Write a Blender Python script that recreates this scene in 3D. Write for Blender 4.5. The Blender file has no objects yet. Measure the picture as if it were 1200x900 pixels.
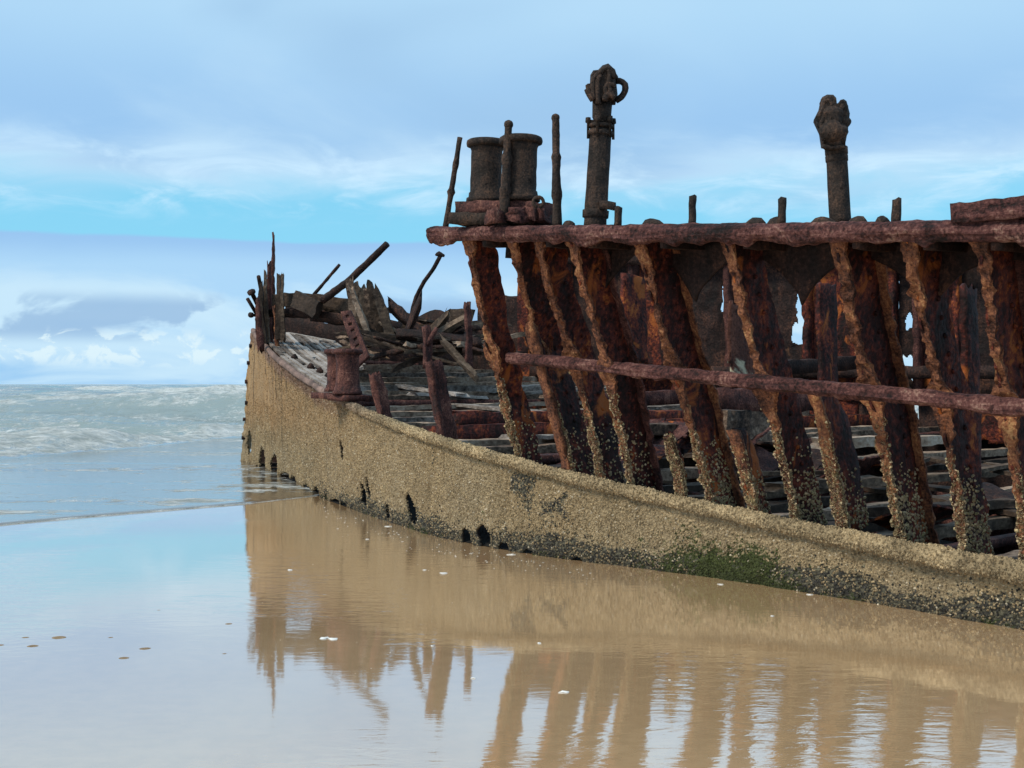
import bpy, math, random
import numpy as np
from mathutils import Vector
random.seed(7); RNG = np.random.default_rng(7)

# ------------------------------------------------------------------ camera, sky, sun, exposure
CAMH = 1.7; FPX = 1448.0
sc = bpy.context.scene; col = sc.collection
cam = bpy.data.objects.new('camera', bpy.data.cameras.new('camera')); col.objects.link(cam)
cam.location = (0, 0, CAMH); cam.rotation_euler = (math.radians(90), 0, 0)
cam.data.sensor_width = 36; cam.data.lens = 36 * FPX / 1200
cam.data.clip_start = 0.1; cam.data.clip_end = 30000
sc.camera = cam
SUN_EL, SUN_AZ = math.radians(48), math.radians(-118)     # azimuth clockwise from +Y
sun = bpy.data.objects.new('sun', bpy.data.lights.new('sun', 'SUN')); col.objects.link(sun)
sun.data.energy = 2.7; sun.data.angle = math.radians(14); sun.data.color = (1, .91, .76)
sd = Vector((math.sin(SUN_AZ) * math.cos(SUN_EL), math.cos(SUN_AZ) * math.cos(SUN_EL), math.sin(SUN_EL)))
sun.rotation_euler = sd.to_track_quat('Z', 'Y').to_euler(); sun.location = sd * 50
sc.view_settings.view_transform = 'Standard'; sc.view_settings.look = 'None'
sc.view_settings.exposure = 0.30; sc.view_settings.gamma = 1
sc.render.engine = 'CYCLES'
sc.cycles.max_bounces = 5

class NT:
    def __init__(s, tree): s.t = tree; s.k = tree.nodes; s.k.clear()
    def n(s, typ, ins=None, **at):
        nd = s.k.new(typ)
        for a, v in at.items(): setattr(nd, a, v)
        for key, v in (ins or {}).items():
            sk = nd.inputs[key]
            if isinstance(v, bpy.types.NodeSocket): s.t.links.new(v, sk)
            else: sk.default_value = v
        return nd
    def m(s, op, a, b=0.5, c=None, clamp=False):
        nd = s.n('ShaderNodeMath', operation=op, use_clamp=clamp)
        for i, v in enumerate([a, b] + ([c] if c is not None else [])):
            if isinstance(v, bpy.types.NodeSocket): s.t.links.new(v, nd.inputs[i])
            else: nd.inputs[i].default_value = v
        return nd.outputs[0]
    def mr(s, v, a, b, c=0., d=1., smooth=True):
        return s.n('ShaderNodeMapRange', {0: v, 1: a, 2: b, 3: c, 4: d}, interpolation_type='SMOOTHSTEP' if smooth else 'LINEAR').outputs[0]
    def mix(s, f, a, b, blend='MIX'):
        nd = s.n('ShaderNodeMix', data_type='RGBA', blend_type=blend)
        for i, v in ((0, f), (6, a), (7, b)):
            if isinstance(v, bpy.types.NodeSocket): s.t.links.new(v, nd.inputs[i])
            else: nd.inputs[i].default_value = (*v, 1) if isinstance(v, tuple) and len(v) == 3 else v
        return nd.outputs[2]
    def noise(s, vec, scale, detail=6, rough=.55, dist=0., typ='FBM'):
        return s.n('ShaderNodeTexNoise', {'Vector': vec, 'Scale': scale, 'Detail': detail, 'Roughness': rough, 'Distortion': dist}).outputs[0]
    def map(s, vec, scale=(1, 1, 1), rot=(0, 0, 0), loc=(0, 0, 0)):
        return s.n('ShaderNodeMapping', {'Vector': vec, 'Scale': scale, 'Rotation': rot, 'Location': loc}).outputs[0]
    def ramp(s, f, stops):
        nd = s.n('ShaderNodeValToRGB', {0: f}); e = nd.color_ramp.elements
        while len(e) < len(stops): e.new(.5)
        for el, (p, c) in zip(e, stops): el.position = p; el.color = (*c, 1)
        return nd.outputs[0]

world = bpy.data.worlds.new('World'); sc.world = world; world.use_nodes = True
w = NT(world.node_tree)
sky = w.n('ShaderNodeTexSky', sky_type='NISHITA', sun_disc=False, sun_elevation=SUN_EL, sun_rotation=SUN_AZ, air_density=1.0, dust_density=.4, ozone_density=1.6)
tc = w.n('ShaderNodeTexCoord').outputs['Generated']
sx = w.n('ShaderNodeSeparateXYZ', {0: tc}); X, Y, Z = sx.outputs
zc = w.m('MAXIMUM', Z, 0.0)
az = w.m('ARCTAN2', X, Y)
inv = w.m('DIVIDE', 1.0, w.m('ADD', zc, .06))
plane = w.n('ShaderNodeCombineXYZ', {0: w.m('MULTIPLY', X, inv), 1: w.m('MULTIPLY', Y, inv), 2: 0.}).outputs[0]
band = w.n('ShaderNodeCombineXYZ', {0: w.m('MULTIPLY', az, 1.0), 1: w.m('MULTIPLY', zc, 3.2), 2: 0.}).outputs[0]
puffv = w.n('ShaderNodeCombineXYZ', {0: az, 1: w.m('MULTIPLY', zc, 1.5), 2: 3.7}).outputs[0]
nP = w.noise(plane, .55, 7, .55, .6)
nS = w.noise(band, 5.0, 7, .55, .8)
nL = w.noise(band, 2.2, 3, .5, .3)
nC = w.noise(puffv, 33., 9, .58, .5)
nD = w.noise(puffv, 8., 6, .55, .4)
clear = w.n('ShaderNodeVectorMath', {0: sky.outputs[0], 1: (.085, .085, .085)}, operation='MULTIPLY').outputs[0]
clear = w.mix(.70, clear, (.18, .61, .86))
nW = w.noise(band, 11., 7, .6, .6)
# high stratus sheet with a ragged lower edge
e1 = w.m('ADD', zc, w.m('ADD', w.m('MULTIPLY', w.m('SUBTRACT', nS, .5), .075), w.m('MULTIPLY', w.m('SUBTRACT', nL, .5), .09)))
mA = w.mr(e1, .130, .178)
cA = w.mix(w.mr(e1, .155, .205), (.46, .645, .80), (.275, .475, .72))
cA = w.mix(w.mr(zc, .20, .30), cA, (.365, .575, .765))
cA = w.mix(w.m('MULTIPLY', w.mr(nP, .45, .70), .55), cA, (.43, .62, .78))
cA = w.mix(w.m('MULTIPLY', w.mr(nL, .46, .66), .75), cA, (.285, .465, .67))
c1 = w.mix(mA, clear, cA)
# thin white wisps in the gap
wi = w.m('MULTIPLY', w.mr(nW, .44, .70), w.m('MULTIPLY', w.mr(zc, .118, .15), .8))
wi = w.m('MULTIPLY', wi, w.mr(zc, .21, .16))
c1 = w.mix(wi, c1, (.53, .72, .86))
# low cloud bank
e2 = w.m('ADD', zc, w.m('MULTIPLY', w.m('SUBTRACT', w.noise(band, 7., 4, .5, .2), .5), .014))
mB = w.mr(e2, .1155, .1118)
cB = w.mix(w.mr(e2, .090, .114), (.345, .56, .77), (.265, .465, .72))
cB = w.mix(w.mr(zc, .0, .05), (.28, .50, .74), cB)
cB = w.mix(w.m('MULTIPLY', w.mr(nS, .44, .62), w.mr(zc, .098, .07, 0., .85)), cB, (.50, .68, .80))
cB = w.mix(w.m('MULTIPLY', w.mr(nD, .52, .58), w.m('MULTIPLY', w.mr(zc, .075, .06), w.mr(zc, .028, .042, 0., .8))), cB, (.255, .41, .61))
puff = w.m('MULTIPLY', w.mr(nC, .49, .56), w.m('MULTIPLY', w.mr(zc, .046, .034), w.mr(zc, .010, .022)))
cB = w.mix(w.m('MULTIPLY', puff, .9), cB, (.60, .74, .80))
c2 = w.mix(mB, c1, cB)
bg = w.n('ShaderNodeBackground', {0: c2, 1: 1.0})
w.t.links.new(bg.outputs[0], w.n('ShaderNodeOutputWorld').inputs[0])

# ------------------------------------------------------------------ numeric helpers
def _h(ix, iy, iz, seed):
    h = (ix.astype(np.int64) * 374761393 + iy.astype(np.int64) * 668265263 + iz.astype(np.int64) * 2147483647 + seed * 974711) & 0xffffffff
    h = ((h ^ (h >> 13)) * 1274126177) & 0xffffffff
    h = ((h ^ (h >> 15)) * 2246822519) & 0xffffffff
    return ((h ^ (h >> 16)) & 0xffff) / 65535.0
def vn(p, seed=0):
    p = np.asarray(p, float); i = np.floor(p).astype(np.int64); f = p - i; f = f * f * (3 - 2 * f)
    r = 0
    for dx in (0, 1):
        for dy in (0, 1):
            for dz in (0, 1):
                wgt = (f[..., 0] if dx else 1 - f[..., 0]) * (f[..., 1] if dy else 1 - f[..., 1]) * (f[..., 2] if dz else 1 - f[..., 2])
                r = r + wgt * _h(i[..., 0] + dx, i[..., 1] + dy, i[..., 2] + dz, seed)
    return r * 2 - 1
def fbm(p, oct=3, seed=0):
    p = np.asarray(p, float); r = 0; a = 1; t = 0
    for o in range(oct):
        r = r + a * vn(p * 2 ** o + 13.7 * o, seed + o); t += a; a *= .5
    return r / t
def vfbm(p, oct=3, seed=0):
    return np.stack([fbm(p, oct, seed + 100 * k) for k in range(3)], -1)
def sstep(x, a, b):
    t = np.clip((x - a) / (b - a), 0, 1); return t * t * (3 - 2 * t)
def at(px, py, d):
    return np.array([(px - 600) / FPX * d, d, CAMH + (450 - py) / FPX * d])

def link_mesh(name, V, F, mat, parent=None, smooth=True, colr=None, kind=None):
    me = bpy.data.meshes.new(name)
    V = np.asarray(V, float)
    if isinstance(F, np.ndarray):
        k = F.shape[1]; nF = len(F)
        me.vertices.add(len(V)); me.vertices.foreach_set('co', V.ravel())
        me.loops.add(nF * k); me.loops.foreach_set('vertex_index', F.astype(np.int32).ravel())
        me.polygons.add(nF); me.polygons.foreach_set('loop_start', np.arange(0, nF * k, k, dtype=np.int32))
        me.polygons.foreach_set('loop_total', np.full(nF, k, np.int32)); me.update(calc_edges=True)
    else:
        me.from_pydata(V.tolist(), [], [tuple(int(i) for i in f) for f in F])
    if colr is not None:
        ca = me.color_attributes.new('col', 'FLOAT_COLOR', 'POINT')
        ca.data.foreach_set('color', np.concatenate([colr, np.ones((len(colr), 1))], 1).ravel())
    me.polygons.foreach_set('use_smooth', np.full(len(me.polygons), smooth))
    me.update(); me.validate()
    if mat is not None: me.materials.append(mat)
    o = bpy.data.objects.new(name, me); col.objects.link(o)
    if parent is not None: o.parent = parent
    if kind: o['kind'] = kind
    return o
def tag(o, label, cat=None, group=None, kind=None):
    o['label'] = label
    if cat: o['category'] = cat
    if group: o['group'] = group
    if kind: o['kind'] = kind
    return o

def resample(pts, step):
    pts = np.asarray(pts, float); seg = np.linalg.norm(np.diff(pts, axis=0), axis=1); s = np.r_[0, np.cumsum(seg)]
    n = max(2, int(round(s[-1] / step)) + 1); t = np.linspace(0, s[-1], n)
    return np.stack([np.interp(t, s, pts[:, k]) for k in range(3)], -1), t / s[-1]
def join(parts):
    V = []; F = []; n = 0
    for v, f in parts:
        V.append(np.asarray(v, float)); F += [tuple(int(i) + n for i in q) for q in f]; n += len(v)
    return np.concatenate(V), F
def ring_faces(nr, k, cap=True):
    F = []
    for i in range(nr - 1):
        for j in range(k):
            F.append((i * k + j, i * k + (j + 1) % k, (i + 1) * k + (j + 1) % k, (i + 1) * k + j))
    if cap:
        F.append(tuple(range(k - 1, -1, -1))); F.append(tuple((nr - 1) * k + j for j in range(k)))
    return F
def frames(P):
    T = np.gradient(P, axis=0); T /= np.linalg.norm(T, axis=1)[:, None] + 1e-9
    ref = np.array([0, 0, 1.]) if abs(T[0][2]) < .8 else np.array([1., 0, 0])
    A = []; a = np.cross(ref, T[0]); a /= np.linalg.norm(a)
    for t in T:
        a = a - t * np.dot(a, t); a /= np.linalg.norm(a) + 1e-9; A.append(a)
    A = np.array(A); return A, np.cross(T, A)
def tube(pts, rad, n=10, step=.06, amp=.1, fr=9, strand=0., seed=0, cap=True):
    """round bar along pts; rad scalar or list per given point (then pts are used as they are when step is None)"""
    pts = np.asarray(pts, float)
    if step:
        s0 = np.r_[0, np.cumsum(np.linalg.norm(np.diff(pts, axis=0), axis=1))]; s0 /= s0[-1]
        P, t = resample(pts, step)
        R = np.interp(t, s0, rad) if np.ndim(rad) else np.full(len(P), float(rad))
    else:
        P = pts; R = np.asarray(rad, float) if np.ndim(rad) else np.full(len(P), float(rad))
    A, B = frames(P); th = np.linspace(0, 2 * np.pi, n, endpoint=False)
    D = np.cos(th)[None, :, None] * A[:, None] + np.sin(th)[None, :, None] * B[:, None]
    V = P[:, None] + D * R[:, None, None]
    k = 1 + amp * fbm(V * fr + seed * 7.1, 3, seed)
    if strand:
        L = np.r_[0, np.cumsum(np.linalg.norm(np.diff(P, axis=0), axis=1))]
        q = np.stack([np.repeat((L * 1.6)[:, None], n, 1), np.cos(th)[None] * 2.6 + 0 * L[:, None], np.sin(th)[None] * 2.6 + 0 * L[:, None]], -1)
        k = k + strand * fbm(q + seed, 3, seed + 9)
    V = P[:, None] + D * (R[:, None] * k)[..., None]
    return V.reshape(-1, 3), ring_faces(len(P), n, cap)
def sweep(pts, W, H, w, h, step=.06, nw=3, nh=1, amp=.01, fr=10, seed=0, edge=0., efr=9, jag=0.):
    """bar of rectangular section: half widths w along W and h along H (scalars or functions of t)"""
    P, t = resample(pts, step); W = np.asarray(W, float); H = np.asarray(H, float)
    wv = (w(t) if callable(w) else np.full(len(t), w)); hv = (h(t) if callable(h) else np.full(len(t), h))
    pr = [(x, -1) for x in np.linspace(-1, 1, nw + 1)[:-1]] + [(1, y) for y in np.linspace(-1, 1, nh + 1)[:-1]] + \
         [(x, 1) for x in np.linspace(1, -1, nw + 1)[:-1]] + [(-1, y) for y in np.linspace(1, -1, nh + 1)[:-1]]
    pr = np.array(pr, float); k = len(pr)
    V = P[:, None] + W * (pr[None, :, 0] * wv[:, None])[..., None] + H * (pr[None, :, 1] * hv[:, None])[..., None]
    if edge:
        e = fbm(np.stack([P @ np.array([1, .7, 1.3]) * efr, pr[:, 0][None].repeat(len(P), 0)[:, 0], 0 * t], -1) + seed * 3.3, 3, seed)
        e2 = fbm(np.stack([P @ np.array([1, .7, 1.3]) * efr, 0 * t + 5, 0 * t], -1) + seed * 5.3, 3, seed + 5)
        V = V + W * (np.where(pr[None, :, 0] > 0, e[:, None], -e2[:, None]) * np.abs(pr[None, :, 0]) * edge)[..., None]
    if amp: V = V + amp * vfbm(V * fr + seed * 2.7, 3, seed)
    if jag:
        T = P[-1] - P[0]; T = T / np.linalg.norm(T)
        V[0] += T * (jag * RNG.uniform(-1, .3, k))[:, None]; V[-1] += T * (jag * RNG.uniform(-.3, 1, k))[:, None]
    return V.reshape(-1, 3), ring_faces(len(P), k)
def solid_grid(P, nrm, thick, keep):
    """sheet P[nu,nv,3] given thickness along nrm; cells with keep False are left out"""
    nu, nv = P.shape[:2]; idx = np.arange(nu * nv).reshape(nu, nv); off = nu * nv
    a, b, c, d = idx[:-1, :-1], idx[1:, :-1], idx[1:, 1:], idx[:-1, 1:]
    front = np.stack([a, b, c, d], -1)[keep]; back = np.stack([d, c, b, a], -1)[keep] + off
    pad = np.zeros((nu + 1, nv + 1), bool); pad[1:-1, 1:-1] = keep
    sides = []
    for (p, q, nb) in ((a, b, pad[1:-1, :-2]), (b, c, pad[2:, 1:-1]), (c, d, pad[1:-1, 2:]), (d, a, pad[:-2, 1:-1])):
        m = keep & ~nb
        sides.append(np.stack([q[m], p[m], p[m] + off, q[m] + off], -1))
    F = np.concatenate([front, back] + sides)
    V = np.concatenate([(P + nrm * thick / 2).reshape(-1, 3), (P - nrm * thick / 2).reshape(-1, 3)])
    used = np.unique(F); solid_grid.back = used >= off; re = np.full(len(V), -1); re[used] = np.arange(len(used))
    return V[used], re[F]
def patch(c00, c10, c11, c01, thick=.02, res=.06, amp=.012, edge=.03, hole=None, seed=0, fr=5):
    c00, c10, c11, c01 = [np.asarray(c, float) for c in (c00, c10, c11, c01)]
    nu = max(3, int(np.linalg.norm(c10 - c00) / res)); nv = max(3, int(np.linalg.norm(c01 - c00) / res))
    u, v = np.meshgrid(np.linspace(0, 1, nu), np.linspace(0, 1, nv), indexing='ij')
    P = (1 - u)[..., None] * (1 - v)[..., None] * c00 + u[..., None] * (1 - v)[..., None] * c10 + (u * v)[..., None] * c11 + ((1 - u) * v)[..., None] * c01
    nrm = np.cross(c10 - c00, c01 - c00); nrm /= np.linalg.norm(nrm)
    P = P + amp * vfbm(P * fr + seed, 3, seed)
    uc = (u[:-1, :-1] + u[1:, 1:]) / 2; vc = (v[:-1, :-1] + v[1:, 1:]) / 2
    keep = np.ones_like(uc, bool)
    if edge:
        PL = P[:-1, :-1] * 4 + seed
        e = .5 + .5 * fbm(PL, 3, seed + 4)
        Lu = np.linalg.norm(c10 - c00); Lv = np.linalg.norm(c01 - c00)
        dist = np.minimum(np.minimum(uc, 1 - uc) * Lu, np.minimum(vc, 1 - vc) * Lv)
        keep &= dist > edge * (e - .25) * 2
    if hole is not None: keep &= ~hole(uc, vc)
    return solid_grid(P, nrm, thick, keep)
def outline_solid(pts, tvec, bulge=.82):
    """closed outline given a rounded thickness along tvec"""
    P = np.asarray(pts, float); c = P.mean(0); tvec = np.asarray(tvec, float); n = len(P)
    R = [c + (P - c) * bulge - tvec, c + (P - c) * .96 - tvec * .75, P, c + (P - c) * .96 + tvec * .75, c + (P - c) * bulge + tvec]
    return np.concatenate(R), ring_faces(5, n)
def arc(c, A, B, r, t0, t1, n=12):
    t = np.radians(np.linspace(t0, t1, n)); c = np.asarray(c, float)
    return [c + r * (np.cos(x) * np.asarray(A) + np.sin(x) * np.asarray(B)) for x in t]

# ------------------------------------------------------------------ materials
def base_mat(name):
    m = bpy.data.materials.new(name); m.use_nodes = True; return m, NT(m.node_tree)
def finish(t, color, rough, height=None, dist=.02, strength=.7, spec=.3, metal=0.):
    ins = {'Base Color': color, 'Roughness': rough, 'Specular IOR Level': spec, 'Metallic': metal}
    if height is not None:
        ins['Normal'] = t.n('ShaderNodeBump', {'Strength': strength, 'Distance': dist, 'Height': height}).outputs[0]
    b = t.n('ShaderNodeBsdfPrincipled', ins)
    t.t.links.new(b.outputs[0], t.n('ShaderNodeOutputMaterial').inputs[0]); return b
def rust(name, stops, scale=3., streak=.35, pale=0., palecol=(.42, .34, .18), bump=.02, rough=.85, grain=False):
    m, t = base_mat(name)
    pos = t.n('ShaderNodeNewGeometry').outputs['Position']
    n1 = t.noise(pos, scale, 9, .66, .6)
    n2 = t.noise(t.map(t.map(pos, rot=(0, 0, .82)), (.09, 1, 1)) if grain else t.map(pos, (1, 1, .18)), scale * (8 if grain else 4.5), 7, .62)
    n3 = t.noise(pos, scale * 14, 5, .65)
    f = t.m('ADD', t.m('ADD', t.m('MULTIPLY', n1, .62), t.m('MULTIPLY', n2, streak)), t.m('MULTIPLY', t.m('SUBTRACT', n3, .5), .50))
    f = t.mr(f, .345, .63, smooth=False)
    c = t.ramp(f, stops)
    pit = t.noise(t.map(pos, (1, 1, .6)), scale * 9, 4, .6, .4)
    c = t.mix(t.mr(pit, .58, .66, 0., .75), c, t.mix(1., c, (.16, .13, .13), 'MULTIPLY'))
    if pale:
        np_ = t.noise(t.map(pos, (1, 1, .6)), 2.7, 7, .6, .8)
        c = t.mix(t.mr(np_, .72 - pale, .80 - pale), c, palecol)
    vor = t.n('ShaderNodeTexVoronoi', {'Vector': pos, 'Scale': 26.}).outputs['Distance']
    h = t.m('ADD', t.m('ADD', t.m('MULTIPLY', t.m('ADD', n3, n2), .7), t.m('MULTIPLY', n1, .9)), t.m('MULTIPLY', vor, .35))
    finish(t, c, t.mr(n2, .3, .7, rough - .15, rough), h, bump, 1.0, .2)
    return m
M = {}
M['rail'] = rust('flaky rail rust', [(0, (.010, .006, .006)), (.3, (.042, .016, .015)), (.55, (.092, .034, .030)), (.8, (.155, .070, .058)), (1, (.26, .15, .115))], 2.6, .36, .05, (.24, .10, .035), .03, grain=True)
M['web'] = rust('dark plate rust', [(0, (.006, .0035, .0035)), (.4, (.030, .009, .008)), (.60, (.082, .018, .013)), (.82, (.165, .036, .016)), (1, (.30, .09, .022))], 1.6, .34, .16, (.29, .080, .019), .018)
M['flange'] = rust('orange flange rust', [(0, (.03, .012, .008)), (.3, (.10, .040, .024)), (.55, (.19, .072, .036)), (.8, (.285, .122, .055)), (1, (.40, .22, .10))], 3.5, .35, .07, (.42, .33, .16), .025)
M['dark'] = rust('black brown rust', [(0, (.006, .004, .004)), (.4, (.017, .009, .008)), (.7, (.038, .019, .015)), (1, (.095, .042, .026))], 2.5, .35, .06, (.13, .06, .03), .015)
M['iron'] = rust('weathered grey brown iron', [(0, (.008, .006, .005)), (.4, (.024, .017, .014)), (.7, (.050, .031, .023)), (1, (.115, .063, .040))], 4.0, .35, .0, (.2, .12, .08), .015)
M['redrust'] = rust('purple red rust', [(0, (.02, .010, .010)), (.4, (.07, .026, .022)), (.7, (.14, .058, .045)), (1, (.25, .13, .09))], 4.0, .3, .02, (.30, .18, .1), .018)
def wood(name, stops, bump=.012):
    m, t = base_mat(name)
    ob = t.n('ShaderNodeTexCoord').outputs['Object']; rnd = t.n('ShaderNodeObjectInfo').outputs['Random']
    pos = t.n('ShaderNodeNewGeometry').outputs['Position']
    g = t.noise(t.map(pos, (9, 9, 14)), 1.6, 8, .65, .2); k = t.noise(pos, 2.2, 5, .6)
    f = t.m('ADD', t.m('ADD', t.m('MULTIPLY', g, .7), t.m('MULTIPLY', k, .5)), t.m('MULTIPLY', t.m('SUBTRACT', rnd, .5), .28))
    c = t.ramp(t.mr(f, .38, .85, smooth=False), stops)
    finish(t, c, .85, g, bump, .9, .25); return m
M['plank'] = wood('silvered deck plank', [(0, (.03, .022, .018)), (.3, (.15, .12, .10)), (.6, (.31, .27, .24)), (1, (.47, .43, .40))])
M['beamwood'] = wood('stained deck beam', [(0, (.015, .010, .008)), (.30, (.11, .07, .048)), (.6, (.29, .20, .14)), (1, (.48, .40, .32))])
M['oldwood'] = wood('dark broken timber', [(0, (.012, .008, .006)), (.4, (.045, .029, .020)), (.7, (.10, .068, .046)), (1, (.22, .155, .108))])
def colmat(name, rough=.8, bscale=55., bdist=.012):
    m, t = base_mat(name)
    pos = t.n('ShaderNodeNewGeometry').outputs['Position']
    c = t.n('ShaderNodeVertexColor', layer_name='col').outputs[0]
    v = t.n('ShaderNodeTexVoronoi', {'Vector': pos, 'Scale': bscale}).outputs['Distance']
    n = t.noise(pos, 38., 6, .7)
    c2 = t.mix(t.mr(n, .3, .7), t.mix(1., c, (.55, .52, .48), 'MULTIPLY'), t.mix(1., c, (1.18, 1.15, 1.1), 'MULTIPLY'))
    finish(t, c2, rough, t.m('ADD', v, n), bdist, .9, .3); return m
M['hull'] = colmat('encrusted hull plating')
M['barnacle'] = colmat('barnacle shell', .75, 90., .006)

# ------------------------------------------------------------------ ship geometry in plan
STEM = np.array([-5.6, 26.3]); AX = np.array([.682, -.731]); PT = np.array([-.731, -.682])   # aft axis, port side
CROSS = np.array([.731, .682, 0.]); AFT = np.array([.682, -.731, 0.]); UP = np.array([0, 0, 1.])
edge_px = [(300, 390, 25.2), (310, 402, 23.8), (325, 418, 22), (350, 437, 20), (380, 456, 18), (430, 482, 15.9), (500, 508, 13.9),
           (560, 527, 12.9), (640, 549, 12.1), (740, 573, 11.45), (850, 597, 10.72), (1000, 629, 9.72), (1200, 668, 8.52)]
EP = np.array([at(*e) for e in edge_px])
tail = EP[-1] + np.outer(np.arange(1, 8) * .9, np.array([.682, -.731, -.075]))
EP = np.concatenate([np.array([at(298.5, 386, 25.9)]), EP, tail])
def smooth_curve(P, step):
    Q, _ = resample(P, step)
    k = np.hanning(int(1.6 / step) | 1); k /= k.sum(); h = len(k) // 2
    ext = np.concatenate([2 * Q[0] - Q[h:0:-1], Q, 2 * Q[-1] - Q[-2:-h - 2:-1]])
    return np.stack([np.convolve(ext[:, i], k, 'valid') for i in range(3)], -1)
EDGE = smooth_curve(EP, .025)
EA = (EDGE[:, :2] - STEM) @ AX; EB = (EDGE[:, :2] - STEM) @ PT
def hb(a): return np.interp(a, EA, EB)
def ze(a): return np.interp(a, EA, EDGE[:, 2])
def ship(a, b, z): p = STEM + a * AX + b * PT; return np.array([p[0], p[1], z])
def deck(a, b, up=0.): return ship(a, b, ze(a) - .05 + up)
def hit(px, curve):
    f = curve[:, 0] * FPX - (px - 600) * curve[:, 1]; i = np.where(f[:-1] * f[1:] <= 0)[0]
    i = i[-1] if len(i) else np.argmin(abs(f)); t = f[i] / (f[i] - f[i + 1] + 1e-12)
    return curve[i] + np.clip(t, -3, 3) * (curve[i + 1] - curve[i])
RAIL = resample(np.array([at(506, 274, 11.95), at(1200, 270.5, 7.75), at(1200, 270.5, 7.75) + np.array([.69, -.725, -.085]) * 3.6]), .03)[0]
MID = resample(np.array([at(596, 419, 12.15), at(1200, 478, 8.1), at(1200, 478, 8.1) + np.array([.66, -.75, -.085]) * 3.6]), .03)[0]

wreck = bpy.data.objects.new('shipwreck', None); col.objects.link(wreck)
tag(wreck, 'rusted steel shipwreck with barnacled hull, bare ribs and broken deck on wet beach', 'shipwreck')
WOODS = ('plank', 'beamwood', 'oldwood')
def part(name, vf, mat, parent=wreck, smooth=True, label=None, **k):
    if mat in WOODS: smooth = False
    o = link_mesh(name, vf[0], vf[1], M[mat] if isinstance(mat, str) else mat, parent, smooth, **k)
    if label: o['label'] = label
    return o

# ------------------------------------------------------------------ ground and sea
def make_sand():
    m, t = base_mat('wet sand')
    pos = t.n('ShaderNodeNewGeometry').outputs['Position']
    n1 = t.noise(pos, .5, 5, .55); n2 = t.noise(pos, 9., 5, .6); n3 = t.noise(t.map(pos, (1, .25, 1), (0, 0, .35)), 1.3, 4, .55)
    c = t.mix(t.mr(n1, .3, .7), (.50, .32, .168), (.57, .38, .21))
    c = t.mix(t.mr(n2, .35, .7, 0, .35), c, (.38, .245, .13))
    # thin film of water: patches with fine ripples, others mirror smooth
    patchy = t.m('MULTIPLY', t.mr(t.noise(t.map(pos, (1, .7, 1), (0, 0, .3)), .35, 3, .5), .42, .62), 1.0)
    rip = t.noise(t.map(pos, (2.4, 5.5, 1), (0, 0, .15)), 1.6, 4, .5, .8)
    rip2 = t.noise(t.map(pos, (5, 14, 1), (0, 0, -.1)), 1.8, 3, .5, .5)
    h = t.m('ADD', t.m('MULTIPLY', rip, t.mr(patchy, 0, 1, .10, .9)), t.m('MULTIPLY', rip2, t.mr(patchy, 0, 1, .02, .22)))
    bump = t.n('ShaderNodeBump', {'Strength': 1.0, 'Distance': .0042, 'Height': h}).outputs[0]
    dif = t.n('ShaderNodeBsdfDiffuse', {'Color': c, 'Roughness': .3})
    glo = t.n('ShaderNodeBsdfGlossy', {'Color': (1, 1, 1, 1), 'Roughness': .045, 'Normal': bump})
    fr = t.m('POWER', t.n('ShaderNodeLayerWeight', {'Blend': .5}).outputs['Facing'], 1.95)     # water film over sand
    mx = t.n('ShaderNodeMixShader', {0: fr, 1: dif.outputs[0], 2: glo.outputs[0]})
    t.t.links.new(mx.outputs[0], t.n('ShaderNodeOutputMaterial').inputs[0])
    xs = np.unique(np.r_[-9000, -2000, -500, -150, np.linspace(-60, 60, 161), 150, 500, 2000, 9000])
    ys = np.unique(np.r_[-9000, -2000, -300, -60, np.linspace(-20, 60, 161), 150, 500, 2000, 9000])
    gx, gy = np.meshgrid(xs, ys, indexing='ij')
    z = -.035 * np.clip((gy - (gx * 1.0 + 23)) * .7, 0, 40) - .0005
    z = np.where(gy > 80, np.minimum(z, -1.2), z)
    P = np.stack([gx, gy, z], -1); idx = np.arange(gx.size).reshape(gx.shape)
    F = np.stack([idx[:-1, :-1], idx[1:, :-1], idx[1:, 1:], idx[:-1, 1:]], -1).reshape(-1, 4)
    o = link_mesh('wet_sand', P.reshape(-1, 3), F, m)
    tag(o, 'smooth wet tan sand mirroring the sky and the wreck', 'sand', kind='structure')
make_sand()

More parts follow.
